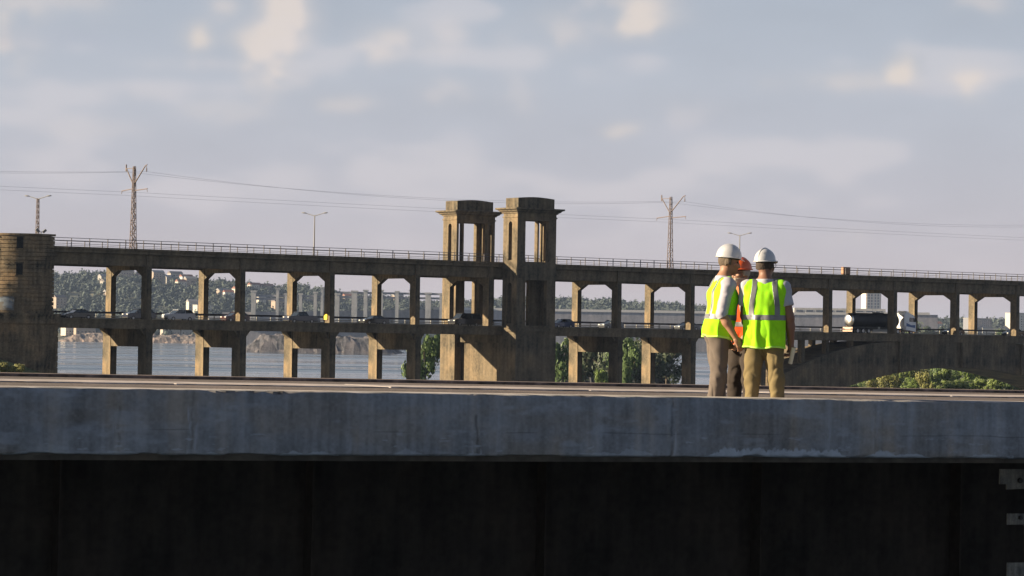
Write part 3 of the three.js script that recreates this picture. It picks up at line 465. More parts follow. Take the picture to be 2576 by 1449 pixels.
  for (let x = X0 + 1; x < X1; x += 3.2) part('stiffener', box(x, x + 0.03, -13.9, -TH - 0.03, -8.998, -8.75), steel, gd);
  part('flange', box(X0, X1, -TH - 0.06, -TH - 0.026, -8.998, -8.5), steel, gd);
  part('drip_edge', box(X0, X1, -TH - 0.07, -TH - 0.022, -0.62, -0.5), under, g);
  // pale steel bracket plates with bolts at the right
  const plate = concrete([0.16, 0.155, 0.14], 0.7, 0.6, 61), blt = flat(0.02, 0.02, 0.02, 0.7);
  const pu = (xd, w) => { const k = (xd - CX) / F, Z = 26.72 + w * Math.cos(ST), X = 2.334 - w * Math.sin(ST); return (k * Z - X) / (Math.cos(ST) - k * Math.sin(ST)); };
  const u0 = pu(2516, 1.2);
  const p1 = part('bracket_plate', prism([[0, 0], [0, -0.16], [0.09, -0.16], [0.09, -0.215], [0.6, -0.2], [0.6, 0]], 0.02).translate(u0, -0.73, -1.2), plate, g);
  part('bolt', new THREE.CylinderGeometry(0.028, 0.028, 0.03, 6).rotateX(Math.PI / 2).translate(u0 + 0.25, -0.85, -1.165), blt, p1);
  const p2 = part('bracket_plate', rbox(u0 + 0.12, u0 + 0.7, -1.32, -1.20, -1.22, -1.2, 0.005), plate, g); part('bolt', new THREE.CylinderGeometry(0.022, 0.022, 0.03, 6).rotateX(Math.PI / 2).translate(u0 + 0.28, -1.245, -1.185), blt, p2);
  part('bracket_plate', rbox(u0 + 0.13, u0 + 0.7, -2.0, -1.72, -1.22, -1.2, 0.005), plate, g);
  part('hanger', box(u0 + 0.42, u0 + 0.5, -2.2, -TH - 0.03, -1.32, -1.225), steel, g);
}

// ------------------------------------------------------------------ people: distance fields round a skeleton, meshed with surface nets
const V = (x, y, z) => [x, y, z];
const sub = (a, b) => [a[0] - b[0], a[1] - b[1], a[2] - b[2]], add = (a, b, k = 1) => [a[0] + b[0] * k, a[1] + b[1] * k, a[2] + b[2] * k], dot = (a, b) => a[0] * b[0] + a[1] * b[1] + a[2] * b[2];
const norm = (a) => { const l = Math.hypot(...a) || 1; return [a[0] / l, a[1] / l, a[2] / l]; }, cross = (a, b) => [a[1] * b[2] - a[2] * b[1], a[2] * b[0] - a[0] * b[2], a[0] * b[1] - a[1] * b[0]];
const lerp3 = (a, b, t) => [mix(a[0], b[0], t), mix(a[1], b[1], t), mix(a[2], b[2], t)];
function capsule(a, b, ra, rb = ra) {                // tapered
  const d = sub(b, a), l2 = dot(d, d) || 1e-9;
  return (x, y, z) => { const px = x - a[0], py = y - a[1], pz = z - a[2]; let t = (px * d[0] + py * d[1] + pz * d[2]) / l2; t = t < 0 ? 0 : t > 1 ? 1 : t; const qx = px - d[0] * t, qy = py - d[1] * t, qz = pz - d[2] * t; return Math.sqrt(qx * qx + qy * qy + qz * qz) - (ra + (rb - ra) * t); };
}
function ellipsoid(c, r, yaw = 0, pitch = 0) {
  const cy = Math.cos(yaw), sy = Math.sin(yaw), cp = Math.cos(pitch), sp = Math.sin(pitch), m = Math.min(...r);
  return (x, y, z) => { let a = x - c[0], b = y - c[1], d = z - c[2]; const a2 = cy * a - sy * d, d2 = sy * a + cy * d; const b3 = cp * b + sp * d2, d3 = -sp * b + cp * d2; const k0 = Math.hypot(a2 / r[0], b3 / r[1], d3 / r[2]), k1 = Math.hypot(a2 / (r[0] * r[0]), b3 / (r[1] * r[1]), d3 / (r[2] * r[2])); return k1 < 1e-6 ? -m : k0 * (k0 - 1) / k1; };
}
const union = (list, k = 0.03) => (x, y, z) => { let s = 1e9; for (const f of list) { const d = f(x, y, z); if (s > 1e8) { s = d; continue; } const h = Math.max(k - Math.abs(s - d), 0) / k; s = Math.min(s, d) - h * h * k * 0.25; } return s; };
function surfaceNet(f, lo, hi, cell) {
  const n = [0, 1, 2].map((i) => Math.ceil((hi[i] - lo[i]) / cell) + 1), [nx, ny, nz] = n, val = new Float32Array(nx * ny * nz);
  let o = 0; for (let k = 0; k < nz; k++) for (let j = 0; j < ny; j++) for (let i = 0; i < nx; i++) val[o++] = f(lo[0] + i * cell, lo[1] + j * cell, lo[2] + k * cell);
  const id = new Int32Array(nx * ny * nz).fill(-1), pos = [], idx = [], at = (i, j, k) => i + nx * (j + ny * k);
  for (let k = 0; k < nz - 1; k++) for (let j = 0; j < ny - 1; j++) for (let i = 0; i < nx - 1; i++) {
    const c = []; let m = 0; for (let q = 0; q < 8; q++) { const v = val[at(i + (q & 1), j + ((q >> 1) & 1), k + (q >> 2))]; c.push(v); if (v < 0) m |= 1 << q; }
    if (m === 0 || m === 255) continue;
    let x = 0, y = 0, z = 0, e = 0;
    for (let a = 0; a < 8; a++) for (const bit of [1, 2, 4]) { const b = a | bit; if (a & bit) continue; if ((c[a] < 0) === (c[b] < 0)) continue; const t = c[a] / (c[a] - c[b]); x += (a & 1) + (bit === 1 ? t : 0); y += ((a >> 1) & 1) + (bit === 2 ? t : 0); z += (a >> 2) + (bit === 4 ? t : 0); e++; }
    id[at(i, j, k)] = pos.length / 3; pos.push(lo[0] + (i + x / e) * cell, lo[1] + (j + y / e) * cell, lo[2] + (k + z / e) * cell);
  }
  const quad = (a, b, c, d, flip) => { if (a < 0 || b < 0 || c < 0 || d < 0) return; flip ? idx.push(a, c, b, a, d, c) : idx.push(a, b, c, a, c, d); };
  for (let k = 1; k < nz - 1; k++) for (let j = 1; j < ny - 1; j++) for (let i = 1; i < nx - 1; i++) {
    const s = val[at(i, j, k)] < 0;
    if (s !== (val[at(i + 1, j, k)] < 0)) quad(id[at(i, j - 1, k - 1)], id[at(i, j, k - 1)], id[at(i, j, k)], id[at(i, j - 1, k)], !s);
    if (s !== (val[at(i, j + 1, k)] < 0)) quad(id[at(i - 1, j, k - 1)], id[at(i - 1, j, k)], id[at(i, j, k)], id[at(i, j, k - 1)], !s);
    if (s !== (val[at(i, j, k + 1)] < 0)) quad(id[at(i - 1, j - 1, k)], id[at(i, j - 1, k)], id[at(i, j, k)], id[at(i - 1, j, k)], !s);
  }
  const g = new THREE.BufferGeometry(), nor = new Float32Array(pos.length), h = cell * 0.6;
  for (let i = 0; i < pos.length; i += 3) { const [x, y, z] = [pos[i], pos[i + 1], pos[i + 2]], d = norm([f(x + h, y, z) - f(x - h, y, z), f(x, y + h, z) - f(x, y - h, z), f(x, y, z + h) - f(x, y, z - h)]); nor.set(d, i); }
  g.setAttribute('position', new THREE.Float32BufferAttribute(pos, 3)); g.setAttribute('normal', new THREE.BufferAttribute(nor, 3)); g.setAttribute('uv', new THREE.Float32BufferAttribute(new Float32Array(pos.length / 3 * 2).map((_, i) => pos[(i >> 1) * 3 + (i & 1)] * 1), 2)); g.setIndex(idx);
  return g;
}
function weave(r, g, b, size = 0.25) {               // cloth: slight unevenness of the dye and a fine weave
  const map = colorTex(128, 128, (x, y) => { const k = 1 + (fbm2(x * 5, y * 5, 4, 5, 5) - 0.5) * 0.22 + (hash(Math.floor(x * 128), Math.floor(y * 128)) - 0.5) * 0.10; return [r * k, g * k, b * k]; });
  map.repeat.set(1 / size, 1 / size); return new THREE.MeshStandardMaterial({ map, roughness: 0.95 });
}
const skinMat = (r, g, b) => new THREE.MeshPhysicalMaterial({ color: lin(r, g, b), roughness: 0.55, sheen: 0.2 });
const reflective = new THREE.MeshStandardMaterial({ color: lin(0.2, 0.2, 0.21), roughness: 0.45, metalness: 0.3 });

// a hand at the wrist: dir along the forearm, palm towards pn, thumb on the side of th; curl 0..1
function handFields(wr, dir, pn, th, curl) {
  dir = norm(dir); pn = norm(sub(pn, dir.map((c) => c * dot(pn, dir)))); const sd = norm(sub(sub(th, dir.map((c) => c * dot(th, dir))), pn.map((c) => c * dot(th, pn))));
  const P = (a, b, c) => [0, 1, 2].map((i) => wr[i] + dir[i] * a + sd[i] * b + pn[i] * c), L = [];
  L.push(capsule(P(-0.02, 0, 0), P(0.03, 0, 0), 0.026, 0.027));
  for (const b of [-0.026, -0.009, 0.009, 0.026]) L.push(capsule(P(0.02, b * 0.7, 0), P(0.085, b, 0.004), 0.017, 0.0135));
  const len = [0.062, 0.078, 0.084, 0.075], off = [-0.030, -0.010, 0.010, 0.030];
  const chains = [];
  off.forEach((b, i) => { let p = P(0.09, b, 0.004), ang = 0.25 + curl * 0.7, r = 0.0098 - (i === 0 ? 0.001 : 0); const seg = [0.5, 0.3, 0.24], c = []; for (const s of seg) { const q = [0, 1, 2].map((k) => p[k] + (dir[k] * Math.cos(ang) + pn[k] * Math.sin(ang)) * len[i] * s); c.push(capsule(p, q, r, r * 0.9)); p = q; ang += curl * 0.95; r *= 0.92; } chains.push(union(c, 0.006)); });
  const t0 = P(0.025, 0.03, 0.008), t1 = P(0.062, 0.052, 0.022), t2 = P(0.092, 0.05 - curl * 0.018, 0.034 + curl * 0.014); chains.push(union([capsule(t0, t1, 0.0145, 0.0115), capsule(t1, t2, 0.0112, 0.0095)], 0.006));
  const palm = union(L, 0.012);
  return { f: union([palm, ...chains], 0.006), c: P(0.08, 0, 0.02) };
}

function person(label, pos, turn, o) {
  const p = thing('person', label, 'person', pos, turn, 'workers on the unfinished deck'); p.rotation.order = 'YXZ';
  const s = o.h / 1.76, S = (a) => a.map((c) => c * s);                  // joints for a 1.76 m figure, scaled; +z is ahead, +x the figure's left
  const lean = o.lean ?? 0, J = {}, put = (k, a) => { J[k] = S(a); };
  const lx = lean;                                                        // the trunk leans a little ahead
  put('hipL', [0.088, 0.93, 0]); put('hipR', [-0.088, 0.93, 0]);
  put('kneeL', o.kneeL ?? [0.11, 0.51, 0.02]); put('kneeR', o.kneeR ?? [-0.11, 0.51, 0.02]); put('ankL', o.ankL ?? [0.13, 0.09, -0.02]); put('ankR', o.ankR ?? [-0.13, 0.09, -0.02]);
  put('pel', [0, 0.97, 0]); put('waist', [0, 1.10, 0.01 + lx * 0.3]); put('chest', [0, 1.30, 0.0 + lx * 0.8]); put('neck', [0, 1.47, -0.01 + lx]); put('head', [0, 1.645, 0.025 + lx * 1.25]);
  put('shL', [0.178, 1.415, -0.005 + lx]); put('shR', [-0.178, 1.415, -0.005 + lx]);
  for (const k of ['elL', 'elR', 'wrL', 'wrR']) put(k, o[k]);
  const r = (x) => x * s;
  // trunk, arms, neck
  const trunk = [capsule(add(J.chest, S([0.085, 0, 0])), add(J.chest, S([-0.085, 0, 0])), r(0.102)), capsule(add(J.waist, S([0.06, 0, 0])), add(J.waist, S([-0.06, 0, 0])), r(0.099)), capsule(add(J.pel, S([0.07, 0, 0])), add(J.pel, S([-0.07, 0, 0])), r(0.106)), capsule(J.chest, J.pel, r(0.104), r(0.104)), capsule(J.shL, J.shR, r(0.058)), capsule(J.neck, add(J.neck, [0, -0.1 * s, 0]), r(0.065), r(0.09)), capsule(add(J.neck, S([0, -0.01, -0.005])), J.shL, r(0.06), r(0.055)), capsule(add(J.neck, S([0, -0.01, -0.005])), J.shR, r(0.06), r(0.055))];
  const neck = capsule(add(J.neck, S([0, -0.03, 0])), add(J.head, S([0, -0.06, -0.022])), r(0.06), r(0.058));
  const fat = o.arm ?? 1, armsF = [[J.shL, J.elL, J.wrL], [J.shR, J.elR, J.wrR]].map(([a, b, c]) => union([capsule(a, b, r(0.053 * fat), r(0.043 * fat)), capsule(b, lerp3(b, c, 0.35), r(0.042 * fat), r(0.044 * fat)), capsule(lerp3(b, c, 0.35), c, r(0.044 * fat), r(0.028 * fat))], 0.02));
  const legsF = ['L', 'R'].map((q) => union([capsule(J['hip' + q], J['knee' + q], r(0.082), r(0.056)), capsule(J['knee' + q], J['ank' + q], r(0.056), r(0.038))], 0.03));
  const bodyF = union([...trunk, neck, ...armsF, ...legsF], 0.04);
  const lim = (pad) => { const all = Object.values(J); return [[0, 1, 2].map((i) => Math.min(...all.map((a) => a[i])) - pad), [0, 1, 2].map((i) => Math.max(...all.map((a) => a[i])) + pad)]; };
  const [lo, hi] = lim(0.16), geos = [];
  geos.push(surfaceNet(bodyF, lo, [hi[0], J.head[1], hi[2]], 0.013));
  // head
  const hy = o.headTurn ?? 0, hp = o.headPitch ?? 0, HR = new THREE.Euler(hp, hy, 0, 'YXZ'), HQ = new THREE.Matrix4().makeRotationFromEuler(HR), hv = (a) => { const v = new THREE.Vector3(...S(a)).applyMatrix4(HQ); return add(J.head, [v.x, v.y, v.z]); };
  const headL = union([ellipsoid([0, 0.02 * s, -0.006 * s], S([0.074, 0.098, 0.093])), ellipsoid([0, -0.055 * s, 0.03 * s], S([0.058, 0.062, 0.068])), capsule(S([0, -0.09, 0.062]), S([0, -0.088, 0.058]), r(0.03)), capsule(S([0, 0.012, 0.088]), S([0, -0.032, 0.108]), r(0.011), r(0.015)), capsule(S([-0.022, -0.036, 0.092]), S([0.022, -0.036, 0.092]), r(0.012)), capsule(S([-0.034, 0.03, 0.076]), S([0.034, 0.03, 0.076]), r(0.015)), capsule(S([-0.02, -0.064, 0.084]), S([0.02, -0.064, 0.084]), r(0.011)), capsule(S([-0.045, -0.02, 0.06]), S([-0.03, -0.03, 0.07]), r(0.024)), capsule(S([0.045, -0.02, 0.06]), S([0.03, -0.03, 0.07]), r(0.024)), ellipsoid(S([0.08, -0.012, -0.005]), S([0.012, 0.033, 0.021])), ellipsoid(S([-0.08, -0.012, -0.005]), S([0.012, 0.033, 0.021]))], 0.018);
  const inv = HQ.clone().invert().elements, inHead = (f) => (x, y, z) => { const a = x - J.head[0], b = y - J.head[1], c = z - J.head[2]; return f(inv[0] * a + inv[4] * b + inv[8] * c, inv[1] * a + inv[5] * b + inv[9] * c, inv[2] * a + inv[6] * b + inv[10] * c); };
  const headF = union([inHead(headL), neck], 0.03);
  geos.push(surfaceNet(headF, add(J.head, [-0.15, -0.2, -0.16]), add(J.head, [0.15, 0.14, 0.17]), 0.006));
  for (const q of ['L', 'R']) { const h = o['hand' + q], hf = handFields(J['wr' + q], sub(J['wr' + q], J['el' + q]).map((c, i) => c + (h.bend?.[i] ?? 0)), h.palm, h.thumb, h.curl); geos.push(surfaceNet(hf.f, add(hf.c, [-0.14, -0.14, -0.14]), add(hf.c, [0.14, 0.14, 0.14]), 0.0045)); }
  const bd = part('body', geos.map((g) => g), o.skin, p, false);
  for (const e of [-1, 1]) { const c = hv([e * 0.031, 0.008, 0.083]); part('eye', new THREE.SphereGeometry(0.0105 * s, 10, 8).translate(...c), o.eye ?? flat(0.03, 0.025, 0.02, 0.2), bd, false); part('brow', new THREE.SphereGeometry(1, 10, 6).scale(0.02 * s, 0.006 * s, 0.008 * s).translate(...hv([e * 0.033, 0.034, 0.088])), o.hair, bd, false); }
  part('mouth', new THREE.SphereGeometry(1, 10, 6).scale(0.021 * s, 0.0045 * s, 0.006 * s).applyMatrix4(HQ).translate(...hv([0, -0.064, 0.094])), flat(0.3, 0.1, 0.08, 0.5), bd, false);
  // hair under the helmet
  part('hair', surfaceNet(inHead((x, y, z) => Math.max(headL(x, y, z) - 0.008 * s - 0.004 * noise3(x * 90, y * 60, z * 90), y - 0.045 * s, -(y + (o.hairLow ?? 0.085) * s) , z - (0.025 + (y > -0.03 * s ? 0 : -0.045)) * s)), add(J.head, [-0.15, -0.17, -0.16]), add(J.head, [0.15, 0.1, 0.15]), 0.006), o.hair, p, false);
  if (o.beard) part('beard', surfaceNet(inHead((x, y, z) => Math.max(headL(x, y, z) - 0.009 * s - 0.004 * noise3(x * 80, y * 80, z * 80), y + 0.045 * s + Math.max(0, 0.05 - z) * 0.0, -(z + 0.0 * s), Math.hypot(x, (y + 0.064 * s), z - 0.095 * s) < 0.02 * s ? 0.01 : -1)), add(J.head, [-0.15, -0.2, -0.12]), add(J.head, [0.15, 0.05, 0.17]), 0.006), o.beard, p, false);
  if (o.glasses) { const gm = flat(0.02, 0.02, 0.022, 0.3), G = []; for (const e of [-1, 1]) { G.push(new THREE.TorusGeometry(0.024 * s, 0.003, 6, 16).translate(e * 0.033 * s, 0.006 * s, 0.106 * s), bar(S([e * 0.057, 0.01, 0.102]), S([e * 0.084, 0.006, 0.0]), 0.003)); } G.push(bar(S([-0.01, 0.012, 0.108]), S([0.01, 0.012, 0.108]), 0.003)); part('glasses', join(G).applyMatrix4(HQ).translate(...J.head), gm, p, false); }
  // hard hat: shell with a ridge, rim and peak, worn slightly back
  const hat = (x, y, z) => { const yy = y - 0.045 * s, dome = ellipsoid([0, 0, -0.004 * s], S([0.100, 0.124, 0.124]))(x, yy, z), ridge = capsule(S([0, 0.06, 0.095]), S([0, 0.06, -0.105]), 0.02 * s)(x, yy, z), ridge2 = ellipsoid([0, 0.004 * s, -0.004 * s], S([0.024, 0.130, 0.126]))(x, yy, z); const shell = Math.max(Math.min(dome, ridge2), -(yy + 0.005 * s), -(ellipsoid([0, 0, -0.004 * s], S([0.093, 0.115, 0.117]))(x, yy, z))); const rimR = Math.hypot(x / 0.112, (z + 0.004 * s) / (z > 0 ? 0.160 : 0.134)) / s, rim = Math.max(Math.abs(yy + 0.004 * s + (z > 0.09 * s ? (z - 0.09 * s) * 0.35 : 0)) - 0.0045 * s, (rimR - 1) * 0.105 * s, (0.80 - rimR) * 0.105 * s); const h = Math.max(0.008 - Math.abs(shell - rim), 0) / 0.008; return Math.min(shell, rim) - h * h * 0.002; };
  const hatG = surfaceNet(hat, [-0.16 * s, -0.02 * s, -0.2 * s], [0.16 * s, 0.21 * s, 0.23 * s], 0.0052).applyMatrix4(new THREE.Matrix4().makeRotationX(-0.08)).applyMatrix4(HQ).translate(...J.head);
  const ht = part('hard_hat', hatG, o.hat, p, false);
  part('headband', new THREE.TorusGeometry(0.088 * s, 0.007 * s, 6, 28).rotateX(Math.PI / 2).scale(1, 1.6, 1.14).translate(0, 0.04 * s, -0.004 * s).applyMatrix4(HQ).translate(...J.head), flat(0.02, 0.02, 0.022, 0.7), ht, false);
  // trousers: loose tubes with creases at knee and ankle
  const crease = (x, y, z) => 0.020 * (noise3(x * 9 + o.seed, y * 6 + x * 4, z * 9) - 0.5) + 0.012 * (noise3(x * 16 + y * 10, y * 17 + z * 14 + o.seed, z * 16) - 0.5) * (0.5 + smooth(0.22, 0.05, Math.abs(y / s - 0.47)) + smooth(0.25, 0.05, y / s)) + 0.006 * Math.max(0, 1 - 12 * Math.abs(noise3(x * 6 + o.seed + 5, y * 5 + z * 6, z * 6) - 0.5));
  const tr = ['L', 'R'].map((q) => union([capsule(J['hip' + q], lerp3(J['hip' + q], J['knee' + q], 0.55), r(0.108), r(0.089)), capsule(lerp3(J['hip' + q], J['knee' + q], 0.55), J['knee' + q], r(0.089), r(0.078)), capsule(J['knee' + q], add(J['ank' + q], S([0, -0.03, 0])), r(0.077), r(0.069))], 0.03));
  const trF0 = union([...tr, capsule(add(J.pel, S([0.065, 0.0, -0.02])), add(J.pel, S([-0.065, 0.0, -0.02])), r(0.125)), capsule(add(J.waist, S([0.055, -0.05, 0])), add(J.waist, S([-0.055, -0.05, 0])), r(0.115))], 0.035);
  const trF = (x, y, z) => Math.max(trF0(x, y, z) + crease(x, y, z) + 0.045 * smooth(o.hem * s + 0.01, o.hem * s + 0.05, y), y - 1.06 * s, 0.035 * s - y);
  part('trousers', surfaceNet(trF, lo, [hi[0], 1.1 * s, hi[2]], 0.009), o.trousers, p, false);
  // boots
  for (const q of ['L', 'R']) { const a = J['ank' + q], sole = [a[0], 0.035, a[2]], sx = q === 'L' ? 0.025 : -0.025; part('boot', surfaceNet((x, y, z) => Math.max(union([capsule(add(sole, [0, 0.012, -0.04]), add(sole, [sx, 0.006, 0.14]), 0.048, 0.042), capsule(add(sole, [0, 0, -0.02]), a, 0.05, 0.052)], 0.03)(x, y, z), -y), add(a, [-0.12, -0.14, -0.14]), add(a, [0.12, 0.06, 0.26]), 0.009), o.boot, p, false); }
  // shirt with sleeves
  const sl = o.sleeve, wr2 = (x, y, z) => 0.014 * (noise3(x * 17 + o.seed, y * 26, z * 17) - 0.5);
  const slv = [[J.shL, J.elL, J.wrL], [J.shR, J.elR, J.wrR]].map(([a, b, c]) => sl <= 1 ? capsule(a, lerp3(a, b, sl), r(0.078), r(0.075)) : union([capsule(a, b, r(0.068), r(0.056)), capsule(b, lerp3(b, c, sl - 1), r(0.057), r(0.053))], 0.02));
  const endCut = (x, y, z) => { let best = -1; for (const [a, b, c] of [[J.shL, J.elL, J.wrL], [J.shR, J.elR, J.wrR]]) { const A = sl <= 1 ? a : b, B = sl <= 1 ? b : c, t = sl <= 1 ? sl : sl - 1, e = lerp3(A, B, t), d = norm(sub(B, A)), q = dot([x - e[0], y - e[1], z - e[2]], d); if (Math.hypot(x - e[0], y - e[1], z - e[2]) < 0.13) best = Math.max(best, q); } return best; };
  const collar = capsule(add(J.neck, S([0, -0.02, -0.002])), add(J.neck, S([0, 0.035, 0.004])), r(0.076), r(0.07));
  const shF0 = union([...trunk.slice(0, 6).map((f) => (x, y, z) => f(x, y, z) - 0.012), ...trunk.slice(6).map((f) => (x, y, z) => f(x, y, z) - 0.006), ...slv, collar], 0.03);
  const shF = (x, y, z) => Math.max(shF0(x, y, z) + wr2(x, y, z), y - (J.neck[1] + 0.04 * s), 0.9 * s - y, endCut(x, y, z));
  part('shirt', surfaceNet(shF, [lo[0], 0.86 * s, lo[2]], [hi[0], 1.6 * s, hi[2]], 0.0085), o.shirt, p, false);
  // sleeveless vest, straight and loose to its hem
  const hem = o.hem * s, fold = (x, y, z) => { const an = Math.atan2(x, z), k = smooth(1.35 * s, 0.9 * s, y); return 0.026 * k * Math.sin(an * 7 + o.seed + 2.2 * noise3(x * 5, y * 2.5, z * 5)) * noise3(x * 6 + 9, y * 1.5, z * 6) + 0.024 * (noise3(x * 9 + o.seed, y * 5, z * 9) - 0.5) + 0.009 * (noise3(x * 25, y * 12, z * 25) - 0.5); };
  const hz = J.pel[2], hw = o.vestW ?? 0.125;
  const vF0 = union([...trunk.slice(0, 4).map((f) => (x, y, z) => f(x, y, z) - 0.022), capsule(add(J.chest, S([0.105, 0.03, -0.005])), [hw * s, hem - 0.1, hz - 0.005], r(0.110), r(0.113)), capsule(add(J.chest, S([-0.105, 0.03, -0.005])), [-hw * s, hem - 0.1, hz - 0.005], r(0.110), r(0.113)), capsule(J.chest, [0, hem - 0.1, hz], r(0.117), r(0.126)), capsule(add(J.shL, S([-0.012, 0.002, 0])), add(J.shR, S([0.012, 0.002, 0])), r(0.072)), capsule(add(J.neck, S([0.03, -0.05, -0.005])), add(J.shL, S([-0.02, 0.002, 0])), r(0.078), r(0.07)), capsule(add(J.neck, S([-0.03, -0.05, -0.005])), add(J.shR, S([0.02, 0.002, 0])), r(0.078), r(0.07))], 0.05);
  const hemY = (x, z) => hem + (o.hemTilt ?? 0) * z + 0.008 * Math.sin(x * 22 + o.seed);
  const vNeck = capsule(add(J.neck, S([0, -0.02, 0.02])), add(J.neck, S([0, 0.2, 0.03])), r(0.082), r(0.1)), vFront = capsule(add(J.neck, S([0, -0.02, 0.09])), add(J.chest, S([0, -0.06, 0.17])), r(0.06), r(0.02));
  const trunkU = union(trunk.slice(0, 4), 0.04), vOut = (x, y, z) => Math.min(vF0(x, y, z) + fold(x, y, z), trunkU(x, y, z) - 0.023), vF = (x, y, z) => Math.max(vOut(x, y, z), hemY(x, z) - y, Math.abs(x) - 0.212 * s, -vNeck(x, y, z), -vFront(x, y, z));
  const vlo = [-0.3, hem - 0.06, lo[2] - 0.05], vhi = [0.3, 1.56 * s, hi[2] + 0.05];
  const vest = part('safety_vest', surfaceNet(vF, vlo, vhi, 0.008), o.vest, p, false);
  const band = (test, cell = 0.0065) => surfaceNet((x, y, z) => Math.max(vF(x, y, z) - 0.004, test(x, y, z), -vF(x, y, z) - 0.012), vlo, vhi, cell);
  part('reflective_band', band((x, y, z) => Math.abs(y - (o.bandY * s + (o.hemTilt ?? 0) * z * 0.5)) - 0.027 * s), reflective, vest, false);
  for (const e of [-1, 1]) part('reflective_strap', band((x, y, z) => Math.max(Math.abs(x - e * (0.128 - 0.03 * smooth(1.2 * s, 1.48 * s, y)) * s) - 0.027 * s, o.bandY * s - y)), reflective, vest, false);
  if (o.trim) part('hem_trim', surfaceNet((x, y, z) => Math.max(vF(x, y, z) - 0.005, y - hemY(x, z) - 0.014, -vF(x, y, z) - 0.014), vlo, [0.3, hem + 0.08, vhi[2]], 0.0065), o.trim, vest, false);
  return { p, J, s };
}
{
  const lime = weave(0.33, 0.80, 0.008), limeTrim = weave(0.45, 0.8, 0.12), orange = weave(0.62, 0.075, 0.01);
  const hatMat = (r, g, b) => new THREE.MeshPhysicalMaterial({ color: lin(r, g, b), roughness: 0.35, clearcoat: 0.5, clearcoatRoughness: 0.25 });
  const onDeck = (xd, Z) => { const X = (xd - CX) / F * Z, c = Math.cos(ST), s = Math.sin(ST), dx = X - SORG[0], dz = -Z - SORG[2], u = dx * c - dz * s; return [X, SY + u * GRADE + FLOOR, -Z]; };
  const d = Math.PI / 180;
  person('person in white hard hat, lime vest and grey brown trousers, facing right', onDeck(1806, 27.75), 100 * d, {
    h: 1.79, seed: 1.3, lean: 0.065, skin: skinMat(0.29, 0.15, 0.092), hair: flat(0.09, 0.065, 0.045, 0.8), hairLow: 0.1, headTurn: -12 * d, headPitch: 0.16, hat: hatMat(0.47, 0.47, 0.50), vest: lime, trim: limeTrim, trousers: weave(0.118, 0.095, 0.082), shirt: weave(0.38, 0.365, 0.42), boot: flat(0.03, 0.025, 0.02, 0.7), sleeve: 1.12, hem: 0.90, hemTilt: -0.12, bandY: 1.10, arm: 1,
    kneeL: [0.095, 0.51, 0.05], ankL: [0.11, 0.09, 0.06], kneeR: [-0.10, 0.51, -0.01], ankR: [-0.11, 0.09, -0.08],
    elL: [0.24, 1.13, 0.02], wrL: [0.21, 0.91, 0.13], elR: [-0.24, 1.13, -0.02], wrR: [-0.255, 0.90, 0.12], handL: { palm: [-1, 0, 0], thumb: [0, 0, 1], curl: 0.5 }, handR: { palm: [1, 0, -0.2], thumb: [0, 0.2, 1], curl: 0.45 },
  });
  const R = person('person in white hard hat, lime vest and khaki trousers, back to the camera', onDeck(1924, 27.55), 174 * d, {
    h: 1.755, seed: 4.1, lean: 0.01, skin: skinMat(0.21, 0.10, 0.062), hair: flat(0.05, 0.035, 0.028, 0.85), hairLow: 0.05, headTurn: -34 * d, headPitch: 0.05, hat: hatMat(0.47, 0.47, 0.50), vest: lime, trim: limeTrim, trousers: weave(0.16, 0.122, 0.058), shirt: weave(0.40, 0.40, 0.44), boot: flat(0.04, 0.03, 0.02, 0.7), sleeve: 0.62, hem: 0.825, bandY: 1.125, vestW: 0.105, glasses: true, arm: 1.08,
    kneeL: [0.115, 0.51, 0.03], ankL: [0.125, 0.09, 0.0], kneeR: [-0.125, 0.51, 0.01], ankR: [-0.15, 0.09, -0.03],
    elL: [0.195, 1.14, 0.07], wrL: [0.15, 0.98, 0.25], elR: [-0.25, 1.13, -0.02], wrR: [-0.268, 0.87, 0.05], handL: { palm: [-1, 0, 0], thumb: [0, 0, 1], curl: 0.4 }, handR: { palm: [1, 0, 0], thumb: [0, 0, 1], curl: 0.75 },
  });
  person('person in orange hard hat and orange vest between the two others', onDeck(1872, 28.75), -52 * d, {
    h: 1.70, seed: 7.7, lean: 0.02, skin: skinMat(0.34, 0.19, 0.125), hair: flat(0.34, 0.29, 0.23, 0.85), hairLow: 0.075, beard: flat(0.40, 0.35, 0.29, 0.9), headTurn: -8 * d, headPitch: 0.10, hat: hatMat(0.66, 0.10, 0.015), vest: orange, trousers: weave(0.035, 0.026, 0.022), shirt: weave(0.45, 0.15, 0.06), boot: flat(0.03, 0.025, 0.02, 0.7), sleeve: 1.1, hem: 0.86, bandY: 1.10, glasses: true,
    elL: [0.235, 1.12, 0.02], wrL: [0.16, 0.93, 0.17], elR: [-0.235, 1.13, 0.0], wrR: [-0.14, 0.905, 0.2], handL: { palm: [-1, 0, 0], thumb: [0, 1, 0.3], curl: 0.55 }, handR: { palm: [1, 0, 0], thumb: [0, 1, 0.3], curl: 0.6 },
  });
  // what the man on the right holds: a folded paper
  const w = new THREE.Vector3(...R.J.wrR).applyEuler(new THREE.Euler(0, 174 * d, 0)).add(R.p.position);
  const pap = thing('paper_roll', 'small pale rolled paper in the hand of the man in khaki trousers', 'paper', [w.x + 0.01, w.y - 0.115, w.z], 0.5);
  part('roll', new THREE.CylinderGeometry(0.022, 0.022, 0.17, 14, 1, true).rotateX(0.35), new THREE.MeshStandardMaterial({ color: lin(0.62, 0.58, 0.45), roughness: 0.9, side: THREE.DoubleSide }), pap);
  part('inner_sheet', new THREE.CylinderGeometry(0.014, 0.014, 0.168, 12, 1, true).rotateX(0.35), new THREE.MeshStandardMaterial({ color: lin(0.6, 0.56, 0.44), roughness: 0.9, side: THREE.DoubleSide }), pap);
}

